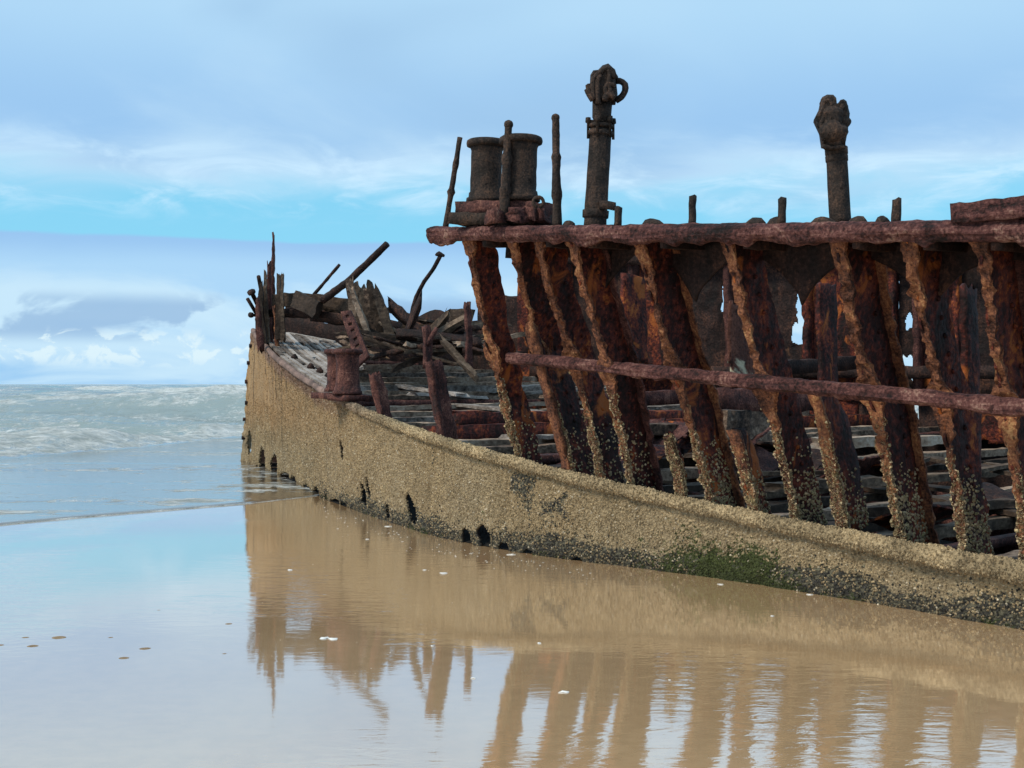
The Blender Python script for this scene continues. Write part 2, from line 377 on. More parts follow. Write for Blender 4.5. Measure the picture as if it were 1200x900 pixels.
def make_sea():
    m, t = base_mat('shallow surf water')
    pos = t.n('ShaderNodeNewGeometry').outputs['Position']
    foam = t.n('ShaderNodeVertexColor', layer_name='col')
    fs = t.n('ShaderNodeSeparateColor', {0: foam.outputs[0]})
    lace = t.noise(t.map(pos, (1, 1, 1)), 2.6, 8, .68, .9)
    lace2 = t.noise(t.map(pos, (.25, .6, 1)), .9, 8, .65, .9)
    lf = t.m('ADD', t.m('MULTIPLY', lace, t.mr(fs.outputs[2], 0, 1, 1, .35)), t.m('MULTIPLY', lace2, t.mr(fs.outputs[2], 0, 1, 0, .65)))
    f = t.mr(t.m('SUBTRACT', t.m('ADD', fs.outputs[0], lf), 1.0), -.03, .17)
    deep = t.mix(fs.outputs[1], (.20, .16, .115), (.235, .27, .24))
    r1 = t.noise(t.map(pos, (.9, 6.5, 1), (0, 0, .06)), 1.3, 6, .62, .5)
    r2 = t.noise(t.map(pos, (.3, .8, 1)), 1.0, 6, .62, .3)
    h = t.m('ADD', t.m('MULTIPLY', r1, t.mr(fs.outputs[1], 0, 1, .0038, .02)), t.m('MULTIPLY', t.m('MULTIPLY', r2, fs.outputs[1]), .16))
    bump = t.n('ShaderNodeBump', {'Strength': 1.0, 'Distance': 1.0, 'Height': h}).outputs[0]
    dif = t.n('ShaderNodeBsdfDiffuse', {'Color': deep}); glo = t.n('ShaderNodeBsdfGlossy', {'Roughness': .08, 'Normal': bump})
    fr = t.mix(fs.outputs[1], t.m('POWER', t.n('ShaderNodeLayerWeight', {'Blend': .5}).outputs['Facing'], 1.6), t.n('ShaderNodeFresnel', {'IOR': 1.9, 'Normal': bump}).outputs[0])
    mx = t.n('ShaderNodeMixShader', {0: fr, 1: dif.outputs[0], 2: glo.outputs[0]})
    fb = t.noise(t.map(pos, (1, 1.6, 1)), 1.7, 8, .7, .6)
    fbm_ = t.n('ShaderNodeBump', {'Strength': 1.0, 'Distance': .35, 'Height': fb}).outputs[0]
    fo = t.n('ShaderNodeBsdfDiffuse', {'Color': t.mix(t.mr(fb, .35, .65), (.40, .43, .41), (.74, .75, .73)), 'Normal': fbm_})
    m2 = t.n('ShaderNodeMixShader', {0: f, 1: mx.outputs[0], 2: fo.outputs[0]})
    t.t.links.new(m2.outputs[0], t.n('ShaderNodeOutputMaterial').inputs[0])
    ex = np.array([-9000, -300, -40, -20, -12, -6.2, -5.03, -3.7, -2.9, 0, 6, 15, 60, 300, 9000.]); ey = np.array([-30, -20, -11, 2, 8.8, 14.9, 16.2, 17.75, 18.9, 22, 27, 32, 45, 60, 80.])
    def eY(x):
        return np.interp(x, ex, ey) + .22 * fbm(np.stack([x * .55, 0 * x, 0 * x], -1), 3, 3) + .05 * np.sin(x * 2.1)
    k = np.unique(np.r_[np.linspace(-4, -.7, 40), np.linspace(-.7, .25, 520), np.linspace(.25, 4, 110)])
    q = np.unique(np.r_[0, .015, .03, .05, .08, .12, np.linspace(.16, 14, 200), 14 * 1.0165 ** np.arange(0, 400)])
    q = q[q < 9500]
    K, Q = np.meshgrid(k, q, indexing='ij')
    X_ = K * (19 + Q); Y_ = eY(X_ * np.clip(1 - Q / 4000, 0, 1)) + Q
    wx = fbm(np.stack([X_ * .06, Y_ * .06, 0 * X_], -1), 3, 21)
    # leading edge and thin swash
    z = .020 * sstep(Q, 0, .10) - .012 * (1 - sstep(Q, 0, .02)) + .004 * np.exp(-((Q - .09) / .06) ** 2)
    foam_ = .62 * np.exp(-(Q / .05) ** 2) + .42 * np.exp(-((Q - .18) / .15) ** 2)
    # later swash fronts
    tur = fbm(np.stack([X_ * 1.1, Y_ * 1.5, 0 * X_], -1), 4, 22); tex = fbm(np.stack([X_ * .45, Y_ * 1.3, 0 * X_], -1), 4, 23)
    for Yf, hgt, fo in ((17.45, .012, .34), (20.6, .006, .20), (23.9, .016, .32), (25.6, .006, .2)):
        fq = (Y_ - (Yf + .05 * (X_ + 6) + .35 * wx + .10 * np.sin(X_ * 1.3 + Yf) + .12 * tex)) + 900 * (Q < .3) * 0
        z = z + hgt * sstep(fq, 0, .10) * sstep(Q, .2, 1.2); foam_ = np.maximum(foam_, fo * np.exp(-((fq - .05) / .10) ** 2) * sstep(Q, .1, .6))
    foam_ = np.maximum(foam_, (.455 + .28 * tex + .14 * sstep(X_, -6.5, -4.) * sstep(tur, -.1, .3)) * sstep(Q, .15, .6))
    # broken bore with thick foam, then breaking and unbroken swell
    Yb = np.interp(X_, [-9000, -60, -20, -11.3, -9.9, -9.0, -6, 5, 40, 9000], [-5, 10, 21, 27.4, 31.5, 37, 44, 54, 72, 90.])
    bore = (Y_ - Yb) * .45 + .5 * wx + .22 * tur
    sea = sstep(bore, 0, 5)
    foam_ = np.maximum(foam_, (.66 + .16 * tur) * sstep(bore, -.1, .25) * np.exp(-np.clip(bore - 3, 0, None) / 7.))
    z = z + sstep(bore, 0, .5) * (.05 + .20 * sstep(bore, .6, 3.2) * np.exp(-np.clip(bore - 3, 0, None) / 6)) + sstep(bore, 0, 1.5) * np.exp(-np.clip(bore, 0, None) / 12) * .13 * tur + .05 * sea * fbm(np.stack([X_ * 1.6, Y_ * 2.4, 0 * X_], -1), 3, 5)
    tot = 0
    for wl, amp, sd_, dirx in ((17, .34, 31, .06), (11, .20, 32, -.1), (29, .42, 33, .02), (6.3, .12, 34, .16)):
        ph = (Y_ + dirx * X_ + wl * .9 * fbm(np.stack([X_ * .022, Y_ * .02, 0 * X_ + wl], -1), 3, sd_)) / wl * 2 * np.pi
        mod = .35 + .65 * np.clip(.5 + 1.1 * fbm(np.stack([X_ * .05, Y_ * .05, 0 * X_ + 3 * wl], -1), 3, sd_ + 9), 0, 1)
        cr = np.exp(1.6 * (np.sin(ph) - 1)) * 1.5 - .35
        fade = np.clip(1 - Q / (wl * 140), 0, 1)
        tot = tot + amp * cr * mod * fade
    z = z + sea * tot * 1.75
    crest = sstep(tot, .35, .8) * sea
    wn = fbm(np.stack([X_ * .13, Y_ * .34, 0 * X_], -1), 5, 41)
    foam_ = np.maximum(foam_, sea * (.46 + .25 * crest + .38 * wn))
    foam_ = np.where(Q > 250, np.minimum(foam_, .50 + .16 * wn), foam_)
    z = np.where(Q > 1500, np.minimum(z, .1), z)
    C = np.stack([np.clip(foam_, 0, 1), sstep(bore, -1, 3), sstep(Q, 25, 60)], -1)
    P = np.stack([X_, Y_, z], -1); idx = np.arange(X_.size).reshape(X_.shape)
    F = np.stack([idx[:-1, :-1], idx[1:, :-1], idx[1:, 1:], idx[:-1, 1:]], -1).reshape(-1, 4)
    o = link_mesh('sea', P.reshape(-1, 3), F, m, colr=C.reshape(-1, 3))
    tag(o, 'grey green surf with foamy breakers and thin swash running up the beach', 'sea', kind='structure')
make_sea()

# ------------------------------------------------------------------ barnacles
TAN = np.array([.392, .305, .185])
def crust_color(P, shell=True):
    """albedo of the crust at P: tan barnacles, black mussels low down, a green algae patch, ochre bare rust at the bow"""
    a = (P[:, :2] - STEM) @ AX; z = P[:, 2]; top = np.interp(a, EA, EDGE[:, 2]); n = len(P)
    n1 = fbm(P * 1.3, 3, 51); n2 = fbm(P * 4.2, 3, 52); n3 = fbm(P * np.array([6, 6, 1.2]), 3, 53)
    c = TAN * (1 + .28 * n2[:, None]) + np.array([.02, .0, -.015]) * n1[:, None]
    bow = sstep(a, 13.5, 3.) * sstep(z - (.55 + .25 * n1), -.1, .75)
    c = c + (np.array([.32, .19, .085]) * (1 + .35 * n3[:, None]) - c) * (bow * (.75 + .25 * n2))[:, None]
    stk = sstep(fbm(np.stack([a * 9 + .6 * n1, z * .5, 0 * a], -1), 3, 54), .22, .5) * sstep(a, 10, 5) * sstep(z, .3, .9)
    c = c * (1 - .62 * stk[:, None])
    pink = sstep(z - (top - .30 + .12 * n1), -.06, .1) * sstep(a, 10, 7)
    c = c + (np.array([.19, .115, .085]) * (1 + .4 * n3[:, None]) - c) * (pink * .85)[:, None]
    r = RNG.random(n) if shell else np.full(n, .5)
    low = sstep(z, .36 + .14 * n1 + .08 * n2, .05) * sstep(a, 5, 10) * (.85 + .5 * n1)
    midp = sstep(n1 + .5 * n2, .34, .6) * sstep(z, top - .06, top - .16) * sstep(a, 11.5, 13.5) * .75
    mus = np.clip(np.maximum(low, midp) + .35 * n2 * low, 0, 1) * sstep(top - z, .02, .12)
    dk = (r < mus * .82) if shell else (mus > .45)
    mc = np.where(RNG.random((n, 1)) < .4, np.array([.105, .098, .068]), np.array([.030, .029, .026]))
    c = np.where(dk[:, None], mc * (1 + RNG.random((n, 1)) * 1.1), c)
    px = 600 + FPX * P[:, 0] / P[:, 1]
    alg = np.exp(-((px - 850) / 80) ** 2) * sstep(z, .50, .14) + .35 * sstep(z, .10, .0) * (n1 > .0)
    c = np.where(((alg + .5 * n2) > (RNG.random(n) * .7 + .22))[:, None], np.array([.044, .056, .016]) * (1 + .9 * RNG.random((n, 1))), c)
    drk = sstep(z, .14, 0.) * .5
    c = c * (1 - drk[:, None] * .6)
    if not shell: c = c * (1 - .30 * (1 - bow))[:, None]
    if shell:
        c = c * RNG.uniform(.68, 1.22, (n, 1))
        hi = RNG.random(n) < .05 * (1 - bow); c = np.where(hi[:, None] & ~dk[:, None], np.array([.60, .53, .41]), c)
    return np.clip(c, .004, .8)
def scatter(V, F, density, cond=None, tri=False):
    F = np.array([f for f in F if len(f) == 4]) if not isinstance(F, np.ndarray) else F
    A, B, C, D = V[F[:, 0]], V[F[:, 1]], V[F[:, 2]], V[F[:, 3]]
    nn = np.cross(C - A, D - B); ar = np.linalg.norm(nn, axis=1) / 2; nn = nn / (2 * ar[:, None] + 1e-12)
    cnt = RNG.poisson(ar * density); i = np.repeat(np.arange(len(F)), cnt)
    u = RNG.random(len(i))[:, None]; v = RNG.random(len(i))[:, None]
    P = (A[i] * (1 - u) + B[i] * u) * (1 - v) + (D[i] * (1 - u) + C[i] * u) * v; Nn = nn[i]
    if cond is not None: k = cond(P, Nn); P, Nn = P[k], Nn[k]
    return P, Nn
def shells(name, P, Nn, r, parent, colr, far=False):
    """small crater-topped cones, one per barnacle, joined"""
    n = len(P)
    if n == 0: return
    k = 4 if far else 5
    r = np.broadcast_to(r, (n,)) * RNG.uniform(.6, 1.45, n)
    Nn = Nn + RNG.normal(0, .28, (n, 3)); Nn /= np.linalg.norm(Nn, axis=1)[:, None]
    ref = RNG.normal(0, 1, (n, 3)); A = np.cross(ref, Nn); A /= np.linalg.norm(A, axis=1)[:, None]; B = np.cross(Nn, A)
    th = np.arange(k) * 2 * np.pi / k; hgt = r * RNG.uniform(.5, 1.15, n)
    D = np.cos(th)[None, :, None] * A[:, None] + np.sin(th)[None, :, None] * B[:, None]
    base = P[:, None] + D * r[:, None, None] - Nn[:, None] * (.3 * r)[:, None, None]
    topr = P[:, None] + D * (r * .45)[:, None, None] + Nn[:, None] * hgt[:, None, None]
    ctr = P[:, None] + Nn[:, None] * (hgt * .55)[:, None, None]
    V = np.concatenate([base, topr, ctr], 1).reshape(-1, 3); s = 2 * k + 1; off = (np.arange(n) * s)[:, None]
    F = []
    for j in range(k):
        j2 = (j + 1) % k
        F.append(np.concatenate([off + j, off + j2, off + k + j2], 1)); F.append(np.concatenate([off + j, off + k + j2, off + k + j], 1))
        F.append(np.concatenate([off + k + j, off + k + j2, off + 2 * k], 1))
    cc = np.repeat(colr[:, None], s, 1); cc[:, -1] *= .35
    return link_mesh(name, V, np.concatenate(F), M['barnacle'], parent, False, colr=cc.reshape(-1, 3), kind='stuff')

# ------------------------------------------------------------------ hull shell, port side
def make_hull():
    nz = 64
    tt = np.linspace(0, 1, nz)
    zb = -.25
    E = EDGE
    T = np.gradient(E[:, :2], axis=0); T /= np.linalg.norm(T, axis=1)[:, None]
    OUT = np.stack([T[:, 1], -T[:, 0]], -1); OUT *= np.sign(OUT @ PT)[:, None]
    Zt = np.maximum(E[:, 2], -.2)
    Zg = zb + (Zt[:, None] - zb) * tt[None]
    depth = Zt[:, None] - Zg
    rake = np.clip(1 - EA / 2.5, 0, 1)[:, None]                    # near the stem the foot reaches forward
    XY = E[:, None, :2] - OUT[:, None] * (.045 * depth)[..., None] + (-AX)[None, None] * (.29 * depth * rake * (1.25 - .09 * depth))[..., None]
    P = np.concatenate([XY, Zg[..., None]], -1)
    n3 = np.concatenate([OUT, 0 * OUT[:, :1]], -1)[:, None].repeat(nz, 1)
    seam = -.012 * np.exp(-(((EA[:, None] % 2.9) - 1.45) / .02) ** 2) * (EA[:, None] < 8)
    P = P + n3 * (.030 * fbm(P * 1.6, 3, 61) + .022 * fbm(P * 9, 3, 62) + seam)[..., None]
    ac = EA[:-1]; zc_ = (Zg[:-1, :-1] + Zg[1:, 1:]) / 2
    keep = np.ones((len(E) - 1, nz - 1), bool)
    px_ = 600 + FPX * P[:-1, :-1, 0] / P[:-1, :-1, 1]; py_ = 450 - FPX * (P[:-1, :-1, 2] - CAMH) / P[:-1, :-1, 1]; slots = []
    for (sx0, sy0, wpx, hpx, tilt) in ((287, 512, 4, 42, 0), (293, 520, 3, 26, 0), (308, 548, 5, 42, 0), (322, 556, 6, 48, 0), (334, 568, 10, 26, 0), (345, 572, 4, 24, 0),
            (361, 585, 7, 26, 0), (371, 588, 7, 30, 0), (393, 596, 8, 22, 0), (403, 600, 7, 18, 0), (427, 580, 4, 26, .15), (432, 572, 3, 24, .2), (483, 597, 7, 34, .25),
            (547, 632, 8, 26, .1), (568, 634, 10, 34, .15), (590, 645, 10, 16, 0), (618, 652, 9, 14, 0), (676, 661, 10, 14, 0), (401, 528, 2, 20, .1), (455, 600, 3, 16, .1)):
        da = (px_ - sx0) - tilt * (py_ - sy0); dz = (py_ - sy0) / (hpx / 2 + 1)      # rust holes as wide as they look side-on
        slots.append(((np.abs(da) / (wpx * .62 + .8)) ** 2 + np.abs(dz) ** 3 + .5 * fbm(P[:-1, :-1] * 14, 2, 64)) < 1)
    for s_ in slots: keep &= ~s_
    ragged = (zc_ < .10 + .09 * fbm(P[:-1, :-1] * np.array([5, 5, .5]), 3, 66)) & (fbm(P[:-1, :-1] * np.array([3.3, 3.3, .2]), 2, 67) > .22) & (ac[:, None] < 11)
    keep &= ~ragged
    make_hull.stem = P[0, ::4].copy()
    V, F = solid_grid(P, n3, .035, keep)
    c = crust_color(V, False); c = np.where(solid_grid.back[:, None], np.array([.022, .012, .010]), c)  # inner faces dark rust, with the shade of the hold painted in
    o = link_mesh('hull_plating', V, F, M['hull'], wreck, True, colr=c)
    o['label'] = 'barnacle encrusted lower hull side, tan above and black green at the waterline'
    # shells
    S, N_ = scatter(V, F, 3300, lambda p, n: (n[:, :2] @ PT > .2) & (p[:, 2] > -.03) & (p[:, 1] > 4.5))
    a = (S[:, :2] - STEM) @ AX; top = np.interp(a, EA, EDGE[:, 2])
    bare = sstep(a, 8.5, 2.) * sstep(S[:, 2], .7, 1.6) * .95
    k = RNG.random(len(S)) > bare; S, N_, a = S[k], N_[k], a[k]
    farm = a < 11.5
    r = .0092
    sel = farm & (RNG.random(len(S)) < .62)
    shells('barnacle_crust', S[sel], N_[sel], r * 1.08, o, crust_color(S[sel]), True)
    sel = ~farm
    shells('barnacle_crust', S[sel], N_[sel], r, o, crust_color(S[sel]))
    # rolled rim along the deck edge
    sub = EDGE[::2]; aa = EA[::2]
    sel = sub[:, 2] > -.05
    sub = sub[sel]; aa = aa[sel]
    pts = sub + np.stack([PT[0] * .035 + 0 * aa, PT[1] * .035 + 0 * aa, -.02 + 0 * aa], -1)
    rr = np.interp(aa, [0, 8, 11, 16, 20, 30], [.05, .05, .05, .056, .08, .085])
    V, F = tube(pts, rr, 12, None, .35, 6, .15, 71)
    o2 = link_mesh('hull_rim', V, F, M['hull'], wreck, True, colr=rim_color(V))
    o2['label'] = 'rounded rim along the deck edge, bare rust at the bow, barnacled aft'
    S, N_ = scatter(V, np.array([f for f in F if len(f) == 4]), 3400, lambda p, n: (RNG.random(len(p)) < sstep((p[:, :2] - STEM) @ AX, 8., 11.)) & (p[:, 1] > 4.5))
    shells('barnacle_crust', S, N_, .0105, o2, np.clip(rim_color(S) * RNG.uniform(.7, 1.35, (len(S), 1)), 0, .7))
def rim_color(P):
    a = (P[:, :2] - STEM) @ AX; n2 = fbm(P * 5, 3, 72)[:, None]; n1 = fbm(P * 1.2, 3, 73)[:, None]
    c = np.array([.20, .135, .115]) * (1 + .7 * n2); t = sstep(a, 8, 11.5)[:, None]
    c = c + (TAN * .92 * (1 + .5 * n2) * (1 + .3 * n1) - c) * t
    o = (n1 > .42) & (t > .9)
    return np.clip(np.where(o, np.array([.36, .17, .055]), c), .01, .8)
make_hull()

# starboard side of the bow
def make_starboard():
    aa = np.linspace(.1, 30, 300); rows = 16
    bot = np.array([ship(a, -hb(a) + .1, -.4) for a in aa])
    hgt = .35 + .25 * fbm(np.stack([aa * 1.7, 0 * aa, 0 * aa], -1), 3, 81) + np.where((aa > 3.2) & (aa < 4.6), .5, 0) + np.where(aa > 9, -.15, 0)
    top = np.array([ship(a, -hb(a), ze(a)) for a in aa]); top[:, 2] = np.maximum(top[:, 2], .1) + hgt
    P = bot[:, None] + (top - bot)[:, None] * np.linspace(0, 1, rows)[None, :, None]
    P += .03 * vfbm(P * 2, 3, 82)
    nr = np.zeros_like(P); nr[..., :2] = -PT
    keep = np.ones((299, rows - 1), bool)
    keep &= ~((fbm(P[:-1, :-1] * 1.5, 2, 83) > .3) & (np.linspace(0, 1, rows)[None, :-1] > .5) & (aa[:-1, None] > 8))
    V, F = solid_grid(P, nr, .03, keep)
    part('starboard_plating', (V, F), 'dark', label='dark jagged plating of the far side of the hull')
make_starboard()
# stem bar
SL = make_hull.stem + CROSS * .045
SL = np.concatenate([SL, SL[-1:] + UP * .08])
vf = sweep(SL, CROSS, AFT, .06, .085, .05, 3, 3, .04, 7, 91, .03); part('stem_bar', vf, 'hull', colr=crust_color(vf[0], False))
for i, zz in enumerate((.55, .95, 1.3, 1.75, 2.15, 2.5)):
    p = np.array([np.interp(zz, SL[:, 2], SL[:, k]) for k in range(3)])
    part('stem_bolt', tube([p, p + np.array([-.12, -.02, .0])], [.035, .045], 7, .04, .3, 12, 0, 92 + i), 'dark')

# ------------------------------------------------------------------ decks
M['shade'] = rust('black wet silt', [(0, (.006, .006, .006)), (.5, (.016, .014, .012)), (1, (.04, .034, .028))], 2., .2, 0)  # near-black colour paints the shade on the wet floor of the hold
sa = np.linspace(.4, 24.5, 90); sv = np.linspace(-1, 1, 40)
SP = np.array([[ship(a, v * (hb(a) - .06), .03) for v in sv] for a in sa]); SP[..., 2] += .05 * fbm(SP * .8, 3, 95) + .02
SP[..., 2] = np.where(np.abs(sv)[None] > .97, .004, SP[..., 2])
idx = np.arange(90 * 40).reshape(90, 40)
part('shade_floor', (SP.reshape(-1, 3), np.stack([idx[:-1, :-1], idx[1:, :-1], idx[1:, 1:], idx[:-1, 1:]], -1).reshape(-1, 4)), 'shade', label='dark wet floor of the hull with shade painted into its colour')
zig = 0
for i, a in enumerate(np.arange(2.2, 27.0, .52)):                       # athwartship deck beams
    h = float(hb(a)); b0 = h - .12; b1 = -h + .3
    if a > 12.5 and i % 4 == 3: b1 = h - RNG.uniform(2.5, 5)
    if a < 6.2: b0 = h - .9 - .1 * RNG.random()
    p, q = deck(a + RNG.uniform(-.08, .08), b0, -.03), deck(a + RNG.uniform(-.1, .1), b1, -.03 + RNG.uniform(-.05, .05))
    if p[2] < .12: break
    mid = (p + q) / 2 + np.array([0, 0, RNG.uniform(-.03, .04)])
    big = i == 19
    part('deck_beam', sweep([p, mid, q], AFT, UP, RNG.uniform(.07, .13), .15 if big else RNG.uniform(.03, .05), .14, 2, 1, .022, 5, 200 + i, .035, 5, .15), 'web' if big else 'redrust' if i % 9 == 4 else ('oldwood' if a > 13.5 and i % 4 else 'beamwood' if a > 13.5 else ('plank' if i % 3 == 1 else 'beamwood')))
for j in range(16):                                                      # silvered planks on the port bow deck
    b_in = .10 + j * .105
    a0 = 1.0 + .35 * RNG.random(); a1 = 8.6 - j * .23 - RNG.random() * .5
    cuts = np.sort(RNG.uniform(a0 + .8, a1 - .6, 2))
    for s0, s1 in zip(np.r_[a0, cuts], np.r_[cuts, a1]):
        aa = np.arange(s0 + .012, s1 - .012, .25)
        if len(aa) < 2: continue
        pts = [deck(a, max(hb(a) - b_in, -hb(a) + .2), .055 + .012 * math.sin(j * 2.1 + s0)) for a in aa]
        part('deck_plank', sweep(pts, CROSS, UP, .040, .022, .12, 2, 1, .006, 6, 300 + j * 3, .006, 9, .05), 'plank')
for j in range(34):                                                      # odd planks left on the beams further aft
    a = RNG.uniform(7.0, 22); L = RNG.uniform(.8, 2.6); b = hb(a) - .3 - L * .75 - RNG.uniform(0, 5.5)
    d_ = AFT * L * .5 if j % 3 == 0 else CROSS * L * .7
    c = deck(a, b, .06); ang = RNG.uniform(-.12, .12) * (3.5 if a > 13 else 1)
    d_ = np.array([d_[0] * math.cos(ang) - d_[1] * math.sin(ang), d_[0] * math.sin(ang) + d_[1] * math.cos(ang), (-.085 if j % 3 == 0 else 0) * L * .5 + RNG.uniform(-.03, .06)])
    W_ = np.cross(UP, d_); W_ /= np.linalg.norm(W_)
    if c[2] < .2: continue
    part('deck_plank', sweep([c - d_, c + d_], W_, UP, RNG.uniform(.06, .13), .022, .15, 2, 1, .02, 5, 400 + j, .02, 8, .12), 'oldwood' if a > 13 else ('plank' if j % 4 else 'beamwood'))
for j in range(20):                                                      # bent rusty plates dropped between the beams
    a = RNG.uniform(12.5, 22); b = hb(a) - RNG.uniform(.9, 4.2); c = deck(a, b, .10); u_ = AFT * RNG.uniform(.2, .5) + UP * RNG.uniform(-.12, .2); v_ = CROSS * RNG.uniform(.2, .55) + UP * RNG.uniform(-.1, .35)
    part('fallen_plate', patch(c - u_ - v_, c + u_ - v_, c + u_ + v_, c - u_ + v_, .02, .04, .05, .06, None, 470 + j, 3), ('web', 'redrust', 'dark')[j % 3], smooth=False)
for k_, b_ in enumerate((.35, 2.2, 4.0)):                                # fore and aft girders under the beams
    pts = [ship(a, b_ * hb(a) / 5.5, max(ze(a) - .33, .05)) for a in np.arange(4, 26, .5)]
    part('deck_girder', sweep(pts, CROSS, UP, .03, .13, .3, 1, 3, .03, 4, 450 + k_), 'redrust')

# ------------------------------------------------------------------ rails
def rail_mesh(line, rad, n, seed, hang):
    V, F = tube(line, rad, n, None, .20, 9, .26, seed); c = np.repeat(line, n, 0); D = V - c; dn = np.clip(-D[:, 2] / (np.linalg.norm(D, axis=1) + 1e-9), 0, 1)
    s_ = c @ AFT; dr = np.clip(fbm(np.stack([s_ * 7, 0 * s_, 0 * s_], -1), 4, seed + 5) - .05, 0, 1)
    V[:, 2] -= hang * dn ** 2 * dr; V += .005 * vfbm(V * 26, 2, seed + 6)
    return V, F
part('upper_rail', smooth=False, vf=rail_mesh(RAIL, .070, 20, 101, .085), mat='rail', label='thick flaking horizontal upper rail on top of the ribs')
part('middle_rail', smooth=False, vf=rail_mesh(MID, np.interp(np.linspace(0, 1, len(MID)), [0, .02, 1], [.05, .055, .062]), 16, 102, .03), mat='rail', label='thinner sloping pipe rail halfway up the ribs')

# ------------------------------------------------------------------ ribs
RIBS = [  # outer edge (px, py) from top to bottom, web width in metres top/bottom, inner flange
    ([(548, 286), (556, 330), (572, 400), (590, 470), (606, 533)], .36, .33, 0),
    ([(597, 284), (613, 340), (631, 409), (656, 500), (668, 549)], .38, .36, 0),
    ([(628, 285), (641, 335), (669, 417), (691, 500), (703, 558)], .36, .34, 0),
    ([(667, 285), (683, 340), (707, 417), (722, 490), (739, 567)], .42, .38, 1),
    ([(747, 284), (776, 393), (789, 432), (803, 480), (830, 586)], .45, .42, 1),
    ([(850, 286), (867, 353), (890, 440), (904, 490), (930, 606)], .44, .45, 0),
    ([(980, 286), (1000, 387), (1016, 452), (1028, 490), (1052, 627)], .50, .48, 1),
    ([(1062, 287), (1080, 380), (1098, 460), (1107, 500), (1128, 645)], .46, .46, 0),
    ([(1147, 288), (1163, 400), (1176, 470), (1183, 520), (1203, 661)], .50, .48, 1),
    ([(1240, 290), (1256, 400), (1270, 480), (1278, 540), (1296, 690)], .5, .48, 0),
    ([(1345, 292), (1360, 400), (1380, 490), (1390, 560), (1405, 715)], .5, .48, 1),
]
def rib_line(pts):
    top = hit(pts[0][0], RAIL); bot = hit(pts[-1][0], EDGE); mp = [p for p in pts if p[1] > 380 and p[1] < 500]
    pm = mp[len(mp) // 2] if mp else pts[len(pts) // 2]; mid = hit(pm[0], MID)
    ys = [pts[0][1], pm[1], pts[-1][1]]; ds = [top[1] + .04, mid[1] + .24, bot[1] + .02]
    Q = [at(x, y, np.interp(y, ys, ds)) for x, y in pts]
    Q[0] = Q[0] + np.array([0, 0, .05]); Q[-1] = Q[-1] + (Q[-1] - Q[-2]) / np.linalg.norm(Q[-1] - Q[-2]) * .12
    return np.array(Q)
hemi_t = [(1, 0), (.8, .5), (.35, .85)]
def rivets(cs, nrm, r=.021):
    nrm = nrm / np.linalg.norm(nrm); A = np.cross(nrm, UP); A /= np.linalg.norm(A); B = np.cross(nrm, A); P_ = []
    for c in cs:
        V = []; k = 7
        for (rr, hh) in hemi_t:
            for j in range(k): V.append(c + r * (rr * math.cos(j * 6.283 / k) * A + rr * math.sin(j * 6.283 / k) * B + hh * nrm))
        P_.append((np.array(V), ring_faces(3, k)))
    return join(P_)
def encrust(V, F, parent, zfun, dens=1100, r=.011):
    Fq = np.array([f for f in F if len(f) == 4]); V = np.asarray(V)
    S, N_ = scatter(V, Fq, dens, lambda p, n: RNG.random(len(p)) < zfun(p))
    if len(S): shells('barnacle_crust', S, N_, r, parent, np.clip(TAN * 1.03 * RNG.uniform(.55, 1.45, (len(S), 1)) + RNG.normal(0, .012, (len(S), 3)), .01, .7))
for i, (pts, w0, w1, inner) in enumerate(RIBS):
    Q = rib_line(pts); ctr = Q.copy()
    w0 *= .97; w1 *= .95; wt = np.linspace(w0, w1, len(Q)); L = np.linspace(0, 1, len(Q))
    C_ = Q + CROSS[None] * (wt / 2)[:, None]
    wf = lambda t, w0=w0, w1=w1: (w0 + (w1 - w0) * t) / 2
    vf = sweep(C_, CROSS, AFT, wf, .010, .03, 10, 1, .016, 9, 500 + i, .05, 11)
    rib = part('frame_rib', vf, 'web', smooth=False)
    if i == 0: rib['label'] = 'foremost standing rib, dark plate with pale rusted edge'
    zb = Q[-1][2]
    encrust(vf[0], vf[1], rib, lambda p, zb=zb: sstep(p[:, 2] - zb + .25 * fbm(p * 5, 2, 3), .75, .12) * (.22 if i < 4 else .75), 3200)
    ff = sweep(Q + AFT * .015, AFT, CROSS, lambda t, i=i: .034 + .016 * fbm(np.stack([t * 7 + i * 9, 0 * t, 0 * t], -1), 3, 5) + .085 * np.exp(-(np.abs(t - .5) / .055) ** 1.4) + .03 * np.exp(-(t / .08) ** 2), .016, .02, 4, 2, .032, 18, 520 + i, .022, 26)
    fl = part('flange', ff, 'flange', rib, smooth=False)
    encrust(ff[0], ff[1], fl, lambda p, zb=zb: sstep(p[:, 2] - zb + .3 * fbm(p * 5, 2, 3), 1.0, .4) * .97, 6500)
    if inner:
        gf = sweep(Q + CROSS[None] * (wt - .02)[:, None] + AFT * .04, AFT, CROSS, .042, .010, .03, 3, 1, .02, 12, 540 + i, .028, 14)
        part('inner_flange', gf, 'flange' if i in (4, 6) else 'redrust', rib, smooth=False)
    P_, t_ = resample(Q, .15); wv = w0 + (w1 - w0) * t_
    nr = int(len(P_) * .82)
    part('rivets', rivets([P_[j] + CROSS * (wv[j] * (.62 if i % 2 else .70)) + AFT * .013 for j in range(1, nr)], AFT, .022), 'web', rib, kind='stuff')
